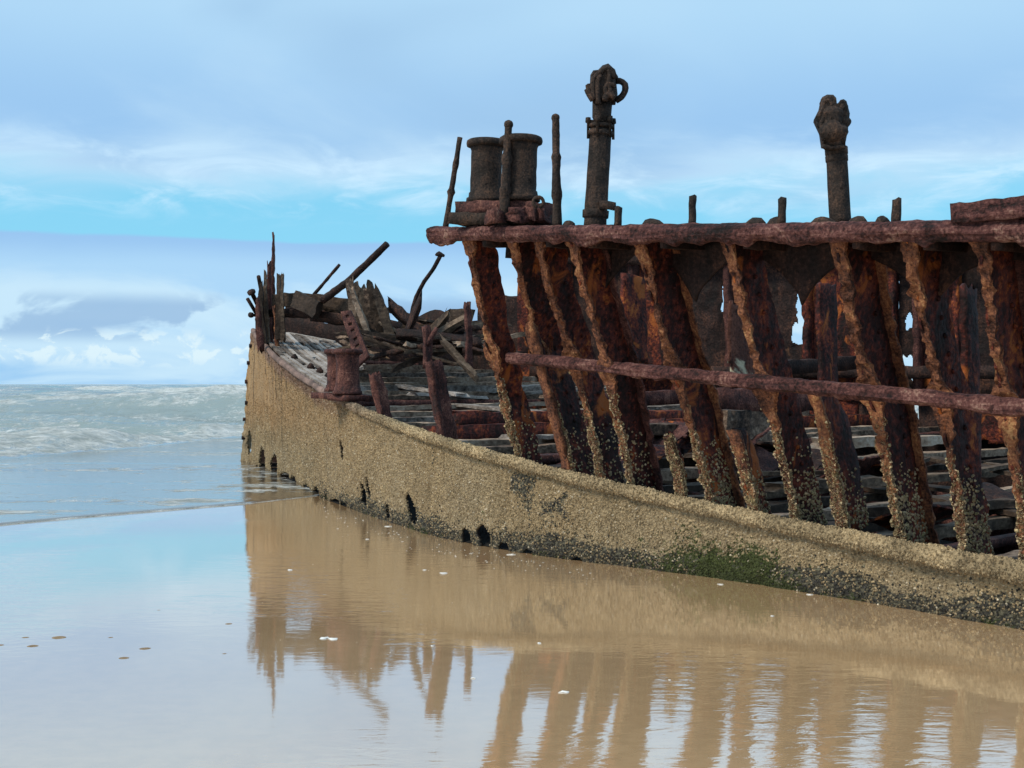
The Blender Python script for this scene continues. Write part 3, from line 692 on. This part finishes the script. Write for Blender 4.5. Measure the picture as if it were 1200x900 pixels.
# rib that survives only below the middle rail, and broken stubs
def stub(pts_px, wd, mat='web', crust=(.8, .2), fl=True, seed=0, name='rib_stub', label=None):
    bot = hit(pts_px[-1][0], EDGE)
    Q = np.array([at(x, y, bot[1] + .03 - .0009 * (pts_px[-1][1] - y)) for x, y in pts_px]); Q[-1][2] -= .06
    vf = sweep(Q + CROSS * wd / 2, CROSS, AFT, lambda t: wd / 2 * (.55 + .45 * np.clip(t * 4 + .2, 0, 1)), .015, .04, 6, 1, .016, 7, 560 + seed, .04, 9, .06)
    o = part(name, vf, mat, label=label)
    if fl:
        ff = sweep(Q + AFT * .03, AFT, CROSS, .05, .024, .04, 3, 2, .022, 10, 580 + seed, .02, 12, .04); f = part('flange', ff, 'flange' if mat == 'web' else 'redrust', o)
        if crust: encrust(ff[0], ff[1], f, lambda p: sstep(p[:, 2] - Q[-1][2] + .2 * fbm(p * 5, 2, 3), *crust), 6000)
    if crust: encrust(vf[0], vf[1], o, lambda p: sstep(p[:, 2] - Q[-1][2] + .2 * fbm(p * 5, 2, 3), crust[0] * .6, .05) * .7, 3000)
    return o
stub([(950, 462), (962, 500), (984, 608)], .42, seed=1, label='rib broken off just above the middle rail')
stub([(618, 380), (634, 440), (655, 520), (664, 548)], .12, crust=None, seed=2)
stub([(781, 512), (790, 545), (797, 581)], .12, crust=(1.2, .6), seed=3, label='short barnacle covered stub between two ribs')
stub([(858, 508), (868, 545), (884, 597)], .24, seed=4, label='short dark red stub between two ribs')
stub([(501, 426), (506, 460), (516, 508)], .24, 'redrust', None, seed=5, label='tall red brown rib stub alone on the deck edge')
stub([(435, 440), (440, 465), (447, 487)], .18, 'redrust', None, seed=6, label='low split rib stub on the deck edge')

# ------------------------------------------------------------------ upper deck strip, knee girder, far side wall
aR = (RAIL[:, :2] - STEM) @ AX
def rail_in(px, inb, dz): p = hit(px, RAIL); return p + CROSS * inb + np.array([0, 0, dz])
R0 = RAIL[0]; R1 = RAIL[-1]
A_ = R0 + AFT * .12 + CROSS * .02
vf = patch(A_, R1 + CROSS * .02, R1 + CROSS * .95 + UP * .02, A_ + CROSS * .95 + UP * .02, .05, .08, .02, .06, None, 601)
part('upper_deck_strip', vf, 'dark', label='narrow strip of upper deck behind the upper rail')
Lr = np.linalg.norm(R1 - R0)
n_ = 260; uu = np.linspace(.5 / Lr, 1, n_); ss = uu * Lr
kk = np.abs(np.sin((ss + .35) / 1.05 * math.pi)); low_ = np.where(ss < 1.6, .16, .12 + .42 * (1 - kk ** .6)) + .03 * fbm(np.stack([ss * 6, 0 * ss, 0 * ss], -1), 3, 602)
tp = R0[None] + (R1 - R0)[None] * uu[:, None] + CROSS * .52 - UP * .03
G = tp[:, None] - UP * (low_[:, None] * np.linspace(0, 1, 8)[None])[..., None]; G = G + .015 * vfbm(G * 5, 3, 603)
vf = solid_grid(G, np.broadcast_to(AFT * 0 + CROSS, G.shape), .025, np.ones((n_ - 1, 7), bool))
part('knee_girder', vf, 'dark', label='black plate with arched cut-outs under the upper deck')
for j, px in enumerate((565, 640, 690, 775, 872, 1000, 1085, 1165, 1260, 1370)):
    a_, b_ = rail_in(px, .03, -.06), rail_in(px, 1.2, -.02)
    part('upper_deck_beam', sweep([a_, b_], AFT, UP, .035, .06, .1, 2, 2, .015, 7, 620 + j), 'dark')
SB = np.array([ship(a, -hb(a) + .4, ze(a)) for a in np.arange(2, 29, .05)])
def sb(px, py): p = hit(px, SB); return at(px, py, p[1])
def gap(x0, x1, y0, y1): return lambda u, v: (u > x0) & (u < x1) & (v > y0) & (v < y1)
def rag(f): return lambda u, v: f(u + .012 * np.sin(v * 31) + .008 * np.sin(v * 77), v + .01 * np.sin(u * 23))
WALL = [((560, 640), (346, 470), None), ((604, 668), (300, 470), None), ((668, 716), (306, 470), None), ((714, 746), (306, 470), None), ((744, 796), (306, 470), None),
        ((794, 858), (304, 470), rag(lambda u, v: (v > .62) & (v < .80) & ((np.abs(u - .80) < .035) | (np.abs(u - .90) < .022)))),
        ((856, 950), (304, 468), rag(lambda u, v: (v > .40) & (v < .76) & (np.abs(u - .90 + .05 * (v < .55)) < .065))), ((946, 1010), (304, 470), None),
        ((1006, 1050), (304, 470), None), ((1048, 1078), (304, 470), rag(lambda u, v: ((v > .16) & (v < .32) & (u > .2) & (u < .75)) | ((np.hypot(u - .45, (v - .56) * 3) < .17)))),
        ((1076, 1124), (300, 470), None), ((1120, 1206), (300, 470), rag(lambda u, v: ((v > .42) & (v < .58) & (u > .03) & (u < .13)) | ((v > .15) & (v < .3) & (u < .09)))), ((1204, 1302), (300, 470), None), ((1300, 1400), (300, 470), None)]
for j, ((x0, x1), (y0, y1), hl) in enumerate(WALL):
    c = [sb(x0, y1), sb(x1, y1), sb(x1, y0), sb(x0, y0)]
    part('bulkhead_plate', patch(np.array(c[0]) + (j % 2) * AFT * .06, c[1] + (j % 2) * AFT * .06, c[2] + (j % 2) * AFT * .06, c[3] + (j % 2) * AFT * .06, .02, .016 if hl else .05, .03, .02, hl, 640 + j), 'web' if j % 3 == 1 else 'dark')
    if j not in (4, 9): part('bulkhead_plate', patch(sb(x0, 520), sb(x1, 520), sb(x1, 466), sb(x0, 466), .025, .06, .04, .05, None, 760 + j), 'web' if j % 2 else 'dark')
    e = [sb(x1, y1) + np.array([-.05, -.1, 0]), sb(x1 - 2, y0) + np.array([-.05, -.1, 0])]
    part('bulkhead_stiffener', sweep(e, CROSS, AFT, .09, .05, .12, 2, 2, .04, 5, 660 + j, .03), 'redrust' if j % 2 else 'web')
for j, (y0, y1) in enumerate(((304, 312), (436, 446))):                     # stringers along the far side
    part('far_stringer', sweep([sb(630, y0) - CROSS * .15, sb(1000, y0) - CROSS * .15, sb(1400, y0) - CROSS * .15], CROSS, UP, .06, .10, .2, 2, 2, .03, 4, 680 + j), 'dark')
# plates and beams between the two sides
pl = [at(852, 445, 12.6), at(882, 450, 12.8), at(880, 350, 12.8), at(855, 352, 12.6)]
M['stained'] = rust('white stained plate', [(0, (.03, .015, .012)), (.5, (.08, .03, .022)), (1, (.15, .06, .04))], 3., .4, .22, (.46, .41, .29), .02)
part('stained_plate', patch(*pl, .03, .04, .02, .05, None, 690), 'stained', label='pale stained upright plate behind the ribs')
for j, (p0, p1, hh, mt) in enumerate((((842, 470, 14), (948, 468, 15), .14, 'redrust'), ((700, 470, 17), (850, 462, 19), .10, 'redrust'), ((905, 432, 17), (1000, 425, 19), .10, 'dark'),
        ((530, 495, 14.6), (800, 492, 17.5), .13, 'web'), ((740, 505, 14.0), (840, 500, 15.0), .06, 'beamwood'), ((960, 520, 12), (1100, 515, 13.2), .05, 'beamwood'), ((905, 570, 11.6), (1100, 560, 12.8), .04, 'oldwood'), ((1010, 600, 10.8), (1180, 590, 11.6), .04, 'oldwood'))):
    a_, b_ = at(*p0), at(*p1)
    part('cross_beam', sweep([a_, b_], AFT, UP, .10, hh, .15, 2, 2, .03, 5, 700 + j, .03, 6, .1), mt)
for j, (x, y0, y1, d, wpx, mt) in enumerate(((548, 355, 432, 18.5, 8, 'redrust'), (500, 384, 430, 18, 10, 'redrust'), (968, 335, 455, 15, 34, 'web'), (742, 325, 425, 15, 40, 'web'), (1135, 340, 560, 10.6, 30, 'web'), (1218, 330, 600, 9.8, 40, 'web'))):
    p0, p1 = at(x + (y1 - y0) * .02, y1, d), at(x, y0, d)
    part('pillar', sweep([p0, p1], CROSS, AFT, wpx / FPX * d / 2, .03, .07, 4, 1, .02, 6, 720 + j, .03, 8, .05), mt)
part('pillar_brace', tube([at(500, 405, 18), at(512, 384, 18)], [.05, .035], 7, .06, .3, 9, 0, 730), 'redrust')
part('pale_block', sweep([at(842, 498, 13.2), at(893, 500, 14.)], AFT, UP, .12, .16, .06, 3, 3, .035, 7, 731, .03), 'beamwood', label='split pale timber block wedged behind the ribs')
# holds of water left inside the shell stay as wet sand below

# ------------------------------------------------------------------ fittings on the upper deck
def bollard(c, r, h, seed, mat='iron', capr=1.30, name='bollard', lean=(0, 0), label=None):
    c = np.asarray(c, float); ax = np.array([lean[0], lean[1], 1.]); 
    zs = [0, .04, .05, .09, .10] + list(np.linspace(.16, h - .09, 7)) + [h - .06, h - .05, h - .025, h, h + .012, h + .014]
    rs = [1.22, 1.22, 1.10, 1.08, 1.0] + [1, .98, .97, .97, .98, .99, 1.0] + [1.08, capr, capr * 1.03, capr, capr * .9, .2]
    o = part(name, tube([c + ax * z for z in zs[:-5]], [r * q for q in rs[:-5]], 22, None, .10, 6, 0, seed), mat, label=label)
    part('cap', tube([c + ax * z for z in zs[-6:]], [r * q for q in rs[-6:]], 22, None, .05, 7, 0, seed + 1), mat, o)
    return o
c1 = rail_in(612, .55, -.02); dB = c1[1]
k_ = dB / FPX
b2c = at(609, 236, dB); b1c = at(569, 238, dB + .45)
bollard(b1c, 18.5 * (dB + .45) / FPX, 72 * (dB + .45) / FPX, 801, lean=(.03, 0), label='rear of the two large bollards on the upper deck')
bollard(b2c, 19.5 * k_, 74 * k_, 803, lean=(.02, 0), label='front of the two large bollards on the upper deck')
p0, p1 = at(541, 258, dB + .2), at(640, 258, dB - .1)
part('bollard_bed', sweep([p0, p1], CROSS, UP, .17, .055, .05, 5, 2, .025, 8, 805, .02), 'iron')
p0, p1 = at(546, 245, dB + .2), at(634, 245, dB - .08)
part('bollard_bed', sweep([p0, p1], CROSS, UP, .16, .06, .05, 5, 2, .03, 8, 806, .03), 'redrust')
for j, (x, y, r) in enumerate(((607, 252, 11), (623, 251, 10), (636, 254, 9), (580, 254, 9))):
    q = at(x, y, dB - .26); part('rust_lump', sweep([q - UP * .05, q + UP * r * k_ * .7], AFT, CROSS, lambda t, r=r: r * k_ * (1.1 - .5 * t), r * k_ * .8, .025, 3, 3, .05, 14, 807 + j, .03, 9, .02), 'redrust' if j % 2 else 'rail')
q = at(631, 237, dB - .4); part('shackle_ring', tube(arc(q, (1, 0, 0), (0, 0, 1), .045, -80, 260, 14), .017, 7, None, .2, 20, 0, 812, True), 'iron')
def post(p_bot, p_top, dd, r0, r1, knobs, seed, ball=0, mat='iron', label=None):
    p, q = at(*p_bot, dd), at(*p_top, dd); n = 26; t = np.linspace(0, 1, n)
    P = p[None] + (q - p)[None] * t[:, None]; R = r0 + (r1 - r0) * t
    for kk in knobs: R = R + .55 * r1 * np.exp(-((t - kk) / .022) ** 2)
    o = part('rail_post', tube(P, R, 9, None, .22, 14, 0, seed), mat, label=label)
    if ball:
        zz = np.linspace(-1, 1, 9) * .98
        part('ball_finial', tube([q + UP * ball * z for z in zz], [ball * math.sqrt(1 - z * z) + .002 for z in zz], 10, None, .12, 14, 0, seed + 1), mat, o)
    return o
px_ = FPX
d0 = hit(522, RAIL)[1] + .05
post((522, 268), (539, 161), d0, .028, .026, (.4, .7), 820, label='leaning post at the fore end of the upper rail')
d0 = hit(590, RAIL)[1] + .05
post((590, 266), (596, 146), d0, .052, .034, (.35, .66), 822, .042, label='ball topped post in front of the large bollards')
d0 = hit(652, RAIL)[1] + .05
post((653, 266), (651, 138), d0, .042, .033, (.3, .63), 824, .036, label='slim ball topped post aft of the large bollards')
for j, (x, y0, y1, wpx) in enumerate(((724, 264, 244, 6), (811, 264, 230, 6), (916, 262, 233, 7), (1050, 262, 234, 8), (1246, 262, 232, 8))):
    d0 = hit(x, RAIL)[1] + .03
    p, q = at(x, y0, d0), at(x + 1, y1, d0)
    part('rail_stub', sweep([p, q], AFT, CROSS, wpx / FPX * d0 * .55, .02, .03, 2, 1, .008, 14, 830 + j, 0, 9, .02), 'iron')
for j, (x, y, rx) in enumerate(((760, 257, 16), (880, 256, 14), (905, 256, 12), (960, 255, 16), (1000, 254, 12), (662, 262, 8), (1030, 255, 9))):
    q = hit(x, RAIL) + UP * (.06) + CROSS * .05; r = rx / FPX * q[1]
    part('rust_lump', tube([q - AFT * r, q - AFT * r * .5, q, q + AFT * r * .6, q + AFT * r], [.02, .05, .06, .045, .015], 9, None, .4, 9, 0, 840 + j), 'iron')

# davit posts with broken heads
def davit(x_bot, y_bot, x_top, y_neck, d, rpx, head, lugs, seed, label, blobs=()):
    r = rpx / FPX * d; p = at(x_bot, y_bot + 6, d); q = at(x_top, y_neck, d)
    axv = (q - p); Ln = np.linalg.norm(axv); axv /= Ln
    o = part('davit_post', tube([p, p + axv * Ln * .5, q], [r, r * .98, r * .95], 20, .05, .05, 8, 0, seed), 'iron', label=label)
    for (t0, hh, k) in lugs:
        c = p + axv * Ln * t0
        part('collar_ring', tube([c, c + axv * .01, c + axv * hh, c + axv * (hh + .01)], [r * .9, r * k, r * k, r * .9], 18, None, .06, 9, 0, seed + 3), 'iron', o)
    hd = part('davit_head', outline_solid([at(x, y, d) for x, y in head], np.array([.12, .75, .0]) * .17, .80), 'iron', o, False)
    for j, (x, y, rp) in enumerate(blobs):
        rr = rp / FPX * d; c = at(x, y, d - .05 - .03 * (j % 3)); zz = np.linspace(-.98, .98, 11)
        part('casting_lump', tube([c + UP * rr * z for z in zz], [rr * math.sqrt(1 - z * z) for z in zz], 14, None, .45, 13, 0, seed + 20 + j), 'iron', hd)
    return o, p, axv, Ln, r, hd
dD = hit(697, RAIL)[1] + .25
z8 = lambda x, y: (640 + x / 4.286, 60 + y / 4.286)
headD = [z8(*p) for p in ((238, 268), (226, 238), (206, 212), (199, 186), (222, 184), (225, 132), (240, 108), (266, 105), (288, 82), (318, 72), (338, 90), (345, 118), (362, 128), (352, 152), (358, 205), (346, 262))]
oD, p, axv, Ln, r, hd = davit(697, 262, 704, 152, dD, 13.6, headD, ((.93, .04, 1.15), (1.01, .03, 1.12), (.10, .07, 1.12)), 860, 'tall davit post with ring collar and broken pulley head on the upper rail')
q = p + axv * Ln
part('neck', tube([q, q + axv * .09, q + axv * .10, q + axv * .24], [r * .72, r * .72, r * .80, r * .86], 16, None, .06, 9, 0, 862), 'iron', oD)
for j in range(6):
    an = j * math.pi / 3 + .2; b_ = q + np.array([math.cos(an) * r * 1.12, math.sin(an) * r * 1.12, -.05])
    part('collar_bolt', tube([b_ - UP * .03, b_ + UP * .10, b_ + UP * .11, b_ + UP * .15], [.012, .012, .026, .022], 7, None, .15, 14, 0, 864 + j), 'iron', oD)
part('clamp', sweep([at(736 - 14, 242, dD - .12), at(719 - 16, 240, dD - .12)], UP, (0, 1, 0), .035, .03, .03, 2, 2, .01, 12, 866), 'iron', oD)
for j, pl_ in enumerate((((352, 150), (378, 150), (396, 168), (398, 195), (384, 225), (350, 248)), ((262, 265), (258, 200), (258, 150), (272, 118)), ((300, 240), (322, 200), (310, 160), (322, 120), (312, 88)), ((345, 235), (322, 215), (296, 222), (294, 250)), ((240, 240), (232, 200), (236, 140), (262, 112)), ((262, 118), (285, 92), (312, 82), (334, 100), (346, 135)), ((340, 205), (318, 228), (296, 205), (300, 172), (326, 160), (346, 178)), ((205, 190), (214, 214), (236, 246)))):
    dd = dD - (.02 if j == 0 else .13)
    part('pulley_arm', tube([at(*z8(*c), dd) for c in pl_], (17, 15, 13, 16, 13, 14, 12, 15)[j] / 4.286 / FPX * dD, 8, .03, .2, 16, 0, 870 + j), 'iron', hd)
dE = hit(984, RAIL)[1] + .25
zE = lambda x, y: (900 + x / 4, 90 + y / 4)
headE = [zE(*p) for p in ((252, 330), (242, 262), (214, 202), (236, 158), (247, 106), (270, 94), (300, 95), (314, 110), (318, 142), (334, 120), (350, 116), (364, 126), (380, 186), (370, 270), (358, 332))]
oE, p, axv, Ln, r, hd = davit(985, 258, 980.5, 186, dE, 12.6, headE, ((.94, .05, 1.04),), 880, 'shorter thick davit post with lumpy head further along the rail', [(*zE(x, y), r_ / 4) for x, y, r_ in ((280, 130, 38), (340, 155, 34), (300, 190, 55), (265, 205, 44), (345, 215, 36), (300, 250, 60), (300, 300, 52))])
q = p + axv * Ln
part('neck', tube([q, q + axv * .02, q + axv * .03, q + axv * .08, q + axv * .09, q + axv * .16], [r * .8, r * .85, r * 1.05, r * 1.05, r * .85, r * .9], 18, None, .07, 9, 0, 882), 'iron', oE)
for j, pl_ in enumerate((((262, 120), (282, 108), (300, 122), (296, 145), (270, 150)), ((300, 280), (285, 250), (290, 200), (310, 160), (335, 150)), ((345, 270), (330, 230), (340, 180), (350, 128)), ((262, 300), (250, 220), (272, 165), (300, 150)), ((255, 325), (300, 334), (356, 328)))):
    part('pulley_arm', tube([at(*zE(*c), dE - .12) for c in pl_], 11 / 4 / FPX * dE, 8, .03, .25, 16, 0, 884 + j), 'iron', hd)

# ------------------------------------------------------------------ bollards, posts and wreckage at the bow
dl = 16.7
bollard(at(396, 459, dl + .35), 13.0 * dl / FPX, 50 * dl / FPX, 901, 'redrust', 1.25, label='rear of the two small bollards on the lower deck')
bollard(at(407, 462, dl), 14.0 * dl / FPX, 52 * dl / FPX, 903, 'redrust', 1.28, label='front of the two small bollards on the lower deck')
part('bollard_bed', sweep([at(381, 463, dl + .5), at(424, 467, dl - .1)], CROSS, UP, .24, .04, .06, 4, 2, .02, 8, 905), 'redrust')
part('perforated_bracket', patch(at(419, 432, 18.5), at(433, 418, 18.5), at(412, 364, 18.9), at(400, 366, 18.9), .05, .025, .01, .01, lambda u, v: (np.abs(u - .5) < .13) & ((v * 7) % 1 < .4) & (v > .1), 907), 'redrust', label='slanting plate with a row of holes behind the small bollards')
ds = 24.0
spikes = [((321, 278), (319, 330), (322, 395), 5, 'redrust'), ((316, 312), (314, 360), (316, 410), 8, 'redrust'), ((311, 320), (311, 360), (313, 400), 6, 'oldwood'), ((306, 334), (305, 365), (308, 402), 8, 'oldwood'), ((322, 362), (324, 395), (327, 424), 4, 'flange'),
          ((326, 326), (327, 360), (327, 396), 7, 'oldwood'), ((331, 325), (331, 360), (332, 395), 4, 'oldwood'), ((302, 352), (303, 375), (306, 408), 7, 'redrust')]
for j, (p0, p1, p2, wpx, mt) in enumerate(spikes):
    d = ds - .15 * j; wv = wpx / FPX * d / 2
    part('stem_spike' if j else 'stem_spike', sweep([at(*p2, d), at(*p1, d), at(*p0, d)], (1, 0, 0), (0, 1, 0), lambda t, wv=wv: wv * (1.15 - .75 * t ** 2), .05, .06, 2, 2, .02, 7, 910 + j, .02, 8, .12), mt, label='tallest splintered spike at the bow' if j == 0 else None)
for j, (p0, p1, rp, hd_) in enumerate((((303, 372), (290, 350), 2.2, 0), ((306, 366), (294, 341), 2.6, 1), ((306, 340), (303, 324), 2.4, 0), ((305, 370), (293, 369), 1.8, 1), ((330, 345), (331, 322), 2.2, 0))):
    a_, b_ = at(*p0, ds - .1), at(*p1, ds - .4); rr = rp / FPX * ds; pts = [a_, b_]; rad = [rr, rr]
    if hd_: e = (b_ - a_) / np.linalg.norm(b_ - a_); pts = [a_, b_ - e * .06, b_ - e * .055, b_]; rad = [rr, rr, rr * 1.9, rr * 1.8]
    part('bent_bolt', tube(pts, rad, 7, None, .1, 12, 0, 925 + j), 'dark')
part('breast_hook', sweep([at(326, 352, 23.6), at(365, 351, 23.2), at(404, 360, 22.6)], UP, AFT, lambda t: .10 + .05 * np.abs(t - .5), .22, .12, 3, 3, .03, 5, 935, .03), 'oldwood', label='heavy dark timber across the bow')
part('breast_hook', sweep([at(322, 366, 23.6), at(365, 368, 23.0), at(410, 376, 22.4)], UP, AFT, .06, .3, .12, 3, 3, .03, 5, 936, .03), 'dark')
part('bow_plate', patch(at(330, 372, 24.4), at(425, 385, 23.6), at(425, 352, 23.6), at(330, 345, 24.4), .04, .08, .03, .1, None, 937), 'dark')

def loose(name, label, cat, vf, mat, group=None, smooth=True):
    c = vf[0].mean(0); c[2] = vf[0][:, 2].min()
    o = link_mesh(name, np.asarray(vf[0]) - c, vf[1], M[mat], None, smooth and mat not in WOODS); o.location = Vector(c)
    return tag(o, label, cat, group)
loose('timber_baulk', 'thick weathered timber lying on the right end of the upper rail', 'timber',
      sweep([hit(1120, RAIL) + UP * .125 + CROSS * .02, hit(1200, RAIL) + UP * .138 + CROSS * .02, R1 + UP * .15 + CROSS * .02], AFT * 0 + CROSS, UP, .10, .062, .05, 4, 3, .035, 5, 950, .02, 6, .015), 'rail')
loose('leaning_spar', 'long rusty spar slanting up to the right from the bow', 'spar', tube([at(378, 352, 22.6), at(408, 330, 22.3), at(454, 286, 21.9)], [.075, .065, .06], 9, .08, .22, 9, 0, 951), 'dark')
loose('leaning_rod', 'thin short rod leaning behind the long spar at the bow', 'rod', tube([at(364, 350, 23.2), at(398, 310, 23.0)], [.035, .03], 7, .06, .25, 12, 0, 952), 'dark')
rod = loose('bent_rod', 'bent rod with flat hooked head standing over the deck wreckage', 'rod', tube([at(482, 372, 20.5), at(484, 360, 20.5), at(488, 347, 20.5), at(497, 330, 20.4), at(508, 315, 20.3), at(516, 300, 20.2)], .034, 8, .06, .15, 12, 0, 953), 'dark')
hv = tube([at(510, 299, 20.2), at(514, 297.5, 20.2), at(521, 300, 20.2)], [.012, .05, .02], 8, .03, .1, 12, 0, 954)
ho = link_mesh('hooked_head', hv[0] - np.array(rod.location), hv[1], M['dark'], rod)
fan = [((418, 366), (411, 332), 9), ((424, 366), (417, 338), 7), ((431, 366), (424, 336), 8), ((440, 366), (428, 340), 8), ((446, 366), (434, 336), 8), ((456, 364), (440, 338), 9), ((434, 372), (414, 344), 6)]
for j, (p0, p1, wpx) in enumerate(fan):
    d = 21.8 - .2 * j
    loose('split_plank', ('leftmost', 'second', 'third', 'fourth', 'fifth', 'rightmost', 'lowest, slanting')[j] + ' board in the fan of broken boards standing up on the bow', 'plank',
          sweep([at(*p0, d) - UP * .35, at(*p1, d)], (1, .2, 0), (0, 1, .2), lambda t, wv=wpx / FPX * d / 2: wv * (1.15 - .25 * t ** 3), .05, .07, 3, 1, .02, 7, 960 + j, .03, 8, .16), 'beamwood' if j % 3 == 0 else 'oldwood', 'broken boards standing on the bow deck')
loose('broken_block', 'upturned pale timber block beside the bow spikes', 'timber', sweep([at(347, 350, 23), at(372, 364, 22.6)], (.4, 0, .9), (0, 1, 0), .16, .2, .08, 3, 3, .03, 6, 970, .02, 8, .06), 'oldwood')
# the heap of timbers on the middle of the bow deck
heap = 0
for j in range(48):
    x = RNG.uniform(424, 575); y = RNG.uniform(378, 414); d = np.interp(y, [360, 412], [23.2, 19.5]) + RNG.uniform(-.4, .4)
    L = RNG.uniform(.5, 2.0); an = RNG.normal(.1, .55); el = RNG.normal(-.02, .20)
    dv = np.array([math.cos(an) * math.cos(el), math.sin(an) * math.cos(el), math.sin(el)]) * L / 2
    c = at(x, y, d); Wv = np.cross(UP, dv); Wv /= np.linalg.norm(Wv)
    lab = 'dark broken timber in the heap of wreckage on the bow deck'
    loose('broken_timber', lab, 'timber', sweep([c - dv, c + dv], Wv, UP, RNG.uniform(.03, .085), RNG.uniform(.015, .05), .08, 2, 2, .03, 8, 1000 + j, .03, 7, .14), ('oldwood', 'dark', 'oldwood', 'dark', 'beamwood')[j % 5], 'heap of timbers on the bow deck')
for j, (x0, y0, x1, y1, d, wv) in enumerate(((458, 356, 498, 396, 21, .09), (502, 398, 545, 374, 20.5, .07), (470, 392, 560, 402, 19.8, .07), (520, 402, 556, 440, 18.6, .07), (430, 378, 470, 385, 21.5, .09), (530, 374, 550, 376, 22.5, .20), (476, 392, 492, 356, 20.4, .13), (505, 392, 524, 370, 20.8, .10))):
    loose('broken_timber', ['thick dark beam end tilted in the middle of the heap', 'dark beam leaning right against the heap', 'long dark baulk lying along the foot of the heap', 'black beam sliding from the heap towards the ribs', 'short dark baulk beside the fan of boards', 'squat dark block at the far edge of the deck beside the ribs', 'dark upright block carrying the bent rod', 'small dark beam end right of the bent rod'][j], 'timber',
          sweep([at(x0, y0, d), at(x1, y1, d - .2)], (0, .6, .8) if j != 5 else (0, 0, 1), (0, .8, -.6) if j != 5 else (0, 1, 0), wv, wv * .9, .1, 3, 3, .04, 5, 1100 + j, .03, 6, .12), 'oldwood' if j % 2 else 'dark')
part('far_bulwark', patch(at(440, 440, 23.6), at(600, 425, 24.6), at(600, 372, 24.6), at(440, 384, 23.6), .04, .07, .04, .14, None, 1120), 'dark', label='low jagged bulwark on the far side of the bow deck')
for j, (x, y, w_) in enumerate(((402, 435, .12), (330, 447, .06), (345, 450, .07), (352, 456, .06), (360, 462, .08), (366, 458, .05))):
    e_ = hit(x, EDGE); a__ = (e_[:2] - STEM) @ AX; q = deck(a__, hb(a__) - .22 - .05 * j, .08)
    if j: part('rust_lump', tube([q - UP * .03, q + UP * .03, q + UP * .08], [w_, w_ * .9, w_ * .3], 8, None, .45, 9, 0, 1130 + j), 'dark')

# ------------------------------------------------------------------ foam flecks and pebbles
def flecks():
    m, t = base_mat('sea foam'); pos = t.n('ShaderNodeNewGeometry').outputs['Position']
    finish(t, (.72, .70, .66, 1), .6, t.noise(pos, 90., 4), .004, .6, .3)
    parts = []
    L = [(455, 617, 8), (637, 621, 6), (697, 638, 10), (381, 748, 13), (390, 749, 10), (506, 757, 5), (632, 754, 6), (661, 811, 10), (842, 640, 5), (430, 632, 4), (555, 795, 6), (785, 797, 4), (498, 668, 4), (340, 668, 7), (520, 672, 9), (600, 650, 8), (950, 697, 7), (845, 685, 6), (905, 722, 5)]
    for i in range(120):
        x = RNG.uniform(380, 700); yb = np.interp(x, [300, 370, 400, 500, 640, 800], [550, 582, 598, 632, 657, 677]); L.append((x, yb + 3 + abs(RNG.normal(0, 9)), RNG.uniform(.6, 2.2)))
    for i in range(60): L.append((RNG.uniform(300, 640), RNG.uniform(625, 790), RNG.uniform(.4, 1.1)))
    for x, y, wpx in L:
        d = CAMH * FPX / (y - 450); r = wpx * .46 / FPX * d; c = np.array([(x - 600) / FPX * d, d, .001]); k = 10
        th = np.arange(k) * 6.283 / k; rr = r * (1 + .35 * RNG.normal(0, 1, k)); el = RNG.uniform(.6, 1.3)
        o_ = np.stack([np.cos(th) * rr, np.sin(th) * rr * el, 0 * th], -1)
        V = np.concatenate([c + o_, c + o_ * .8 + UP * min(.004, r * .2), c[None] + UP * min(.005, r * .25)])
        F = [(j, (j + 1) % k, k + (j + 1) % k, k + j) for j in range(k)] + [(k + j, k + (j + 1) % k, 2 * k) for j in range(k)]
        parts.append((V, F))
    V, F = join(parts); o = link_mesh('foam_flecks', V, F, m)
    tag(o, 'small white foam flecks drifting on the wet sand beside the hull', 'foam', kind='stuff')
flecks()
pm = rust('sandy lump', [(0, (.28, .19, .11)), (.5, (.38, .26, .15)), (1, (.46, .33, .2))], 9., .2)
for j, (x, y, wpx) in enumerate(((30, 747, 6), (69, 747, 9), (38, 757, 8), (130, 747, 5), (170, 760, 8), (145, 771, 8), (268, 731, 6), (263, 766, 5), (186, 715, 4), (0, 756, 6))):
    d = CAMH * FPX / (y - 450); r = wpx / FPX * d
    zz = [0, .35, .7, .95]; c = np.array([(x - 600) / FPX * d, d, -.004])
    V, F = tube([UP * r * .16 * z for z in zz], [r * math.sqrt(1 - (z * .98) ** 2) for z in zz], 9, None, .35, 20, 0, 1200 + j)
    o = link_mesh('sand_lump', V, F, pm); o.location = Vector(c)
    tag(o, 'small brown lump lying on the wet sand in the lower left', 'lump', 'small lumps on the wet sand')
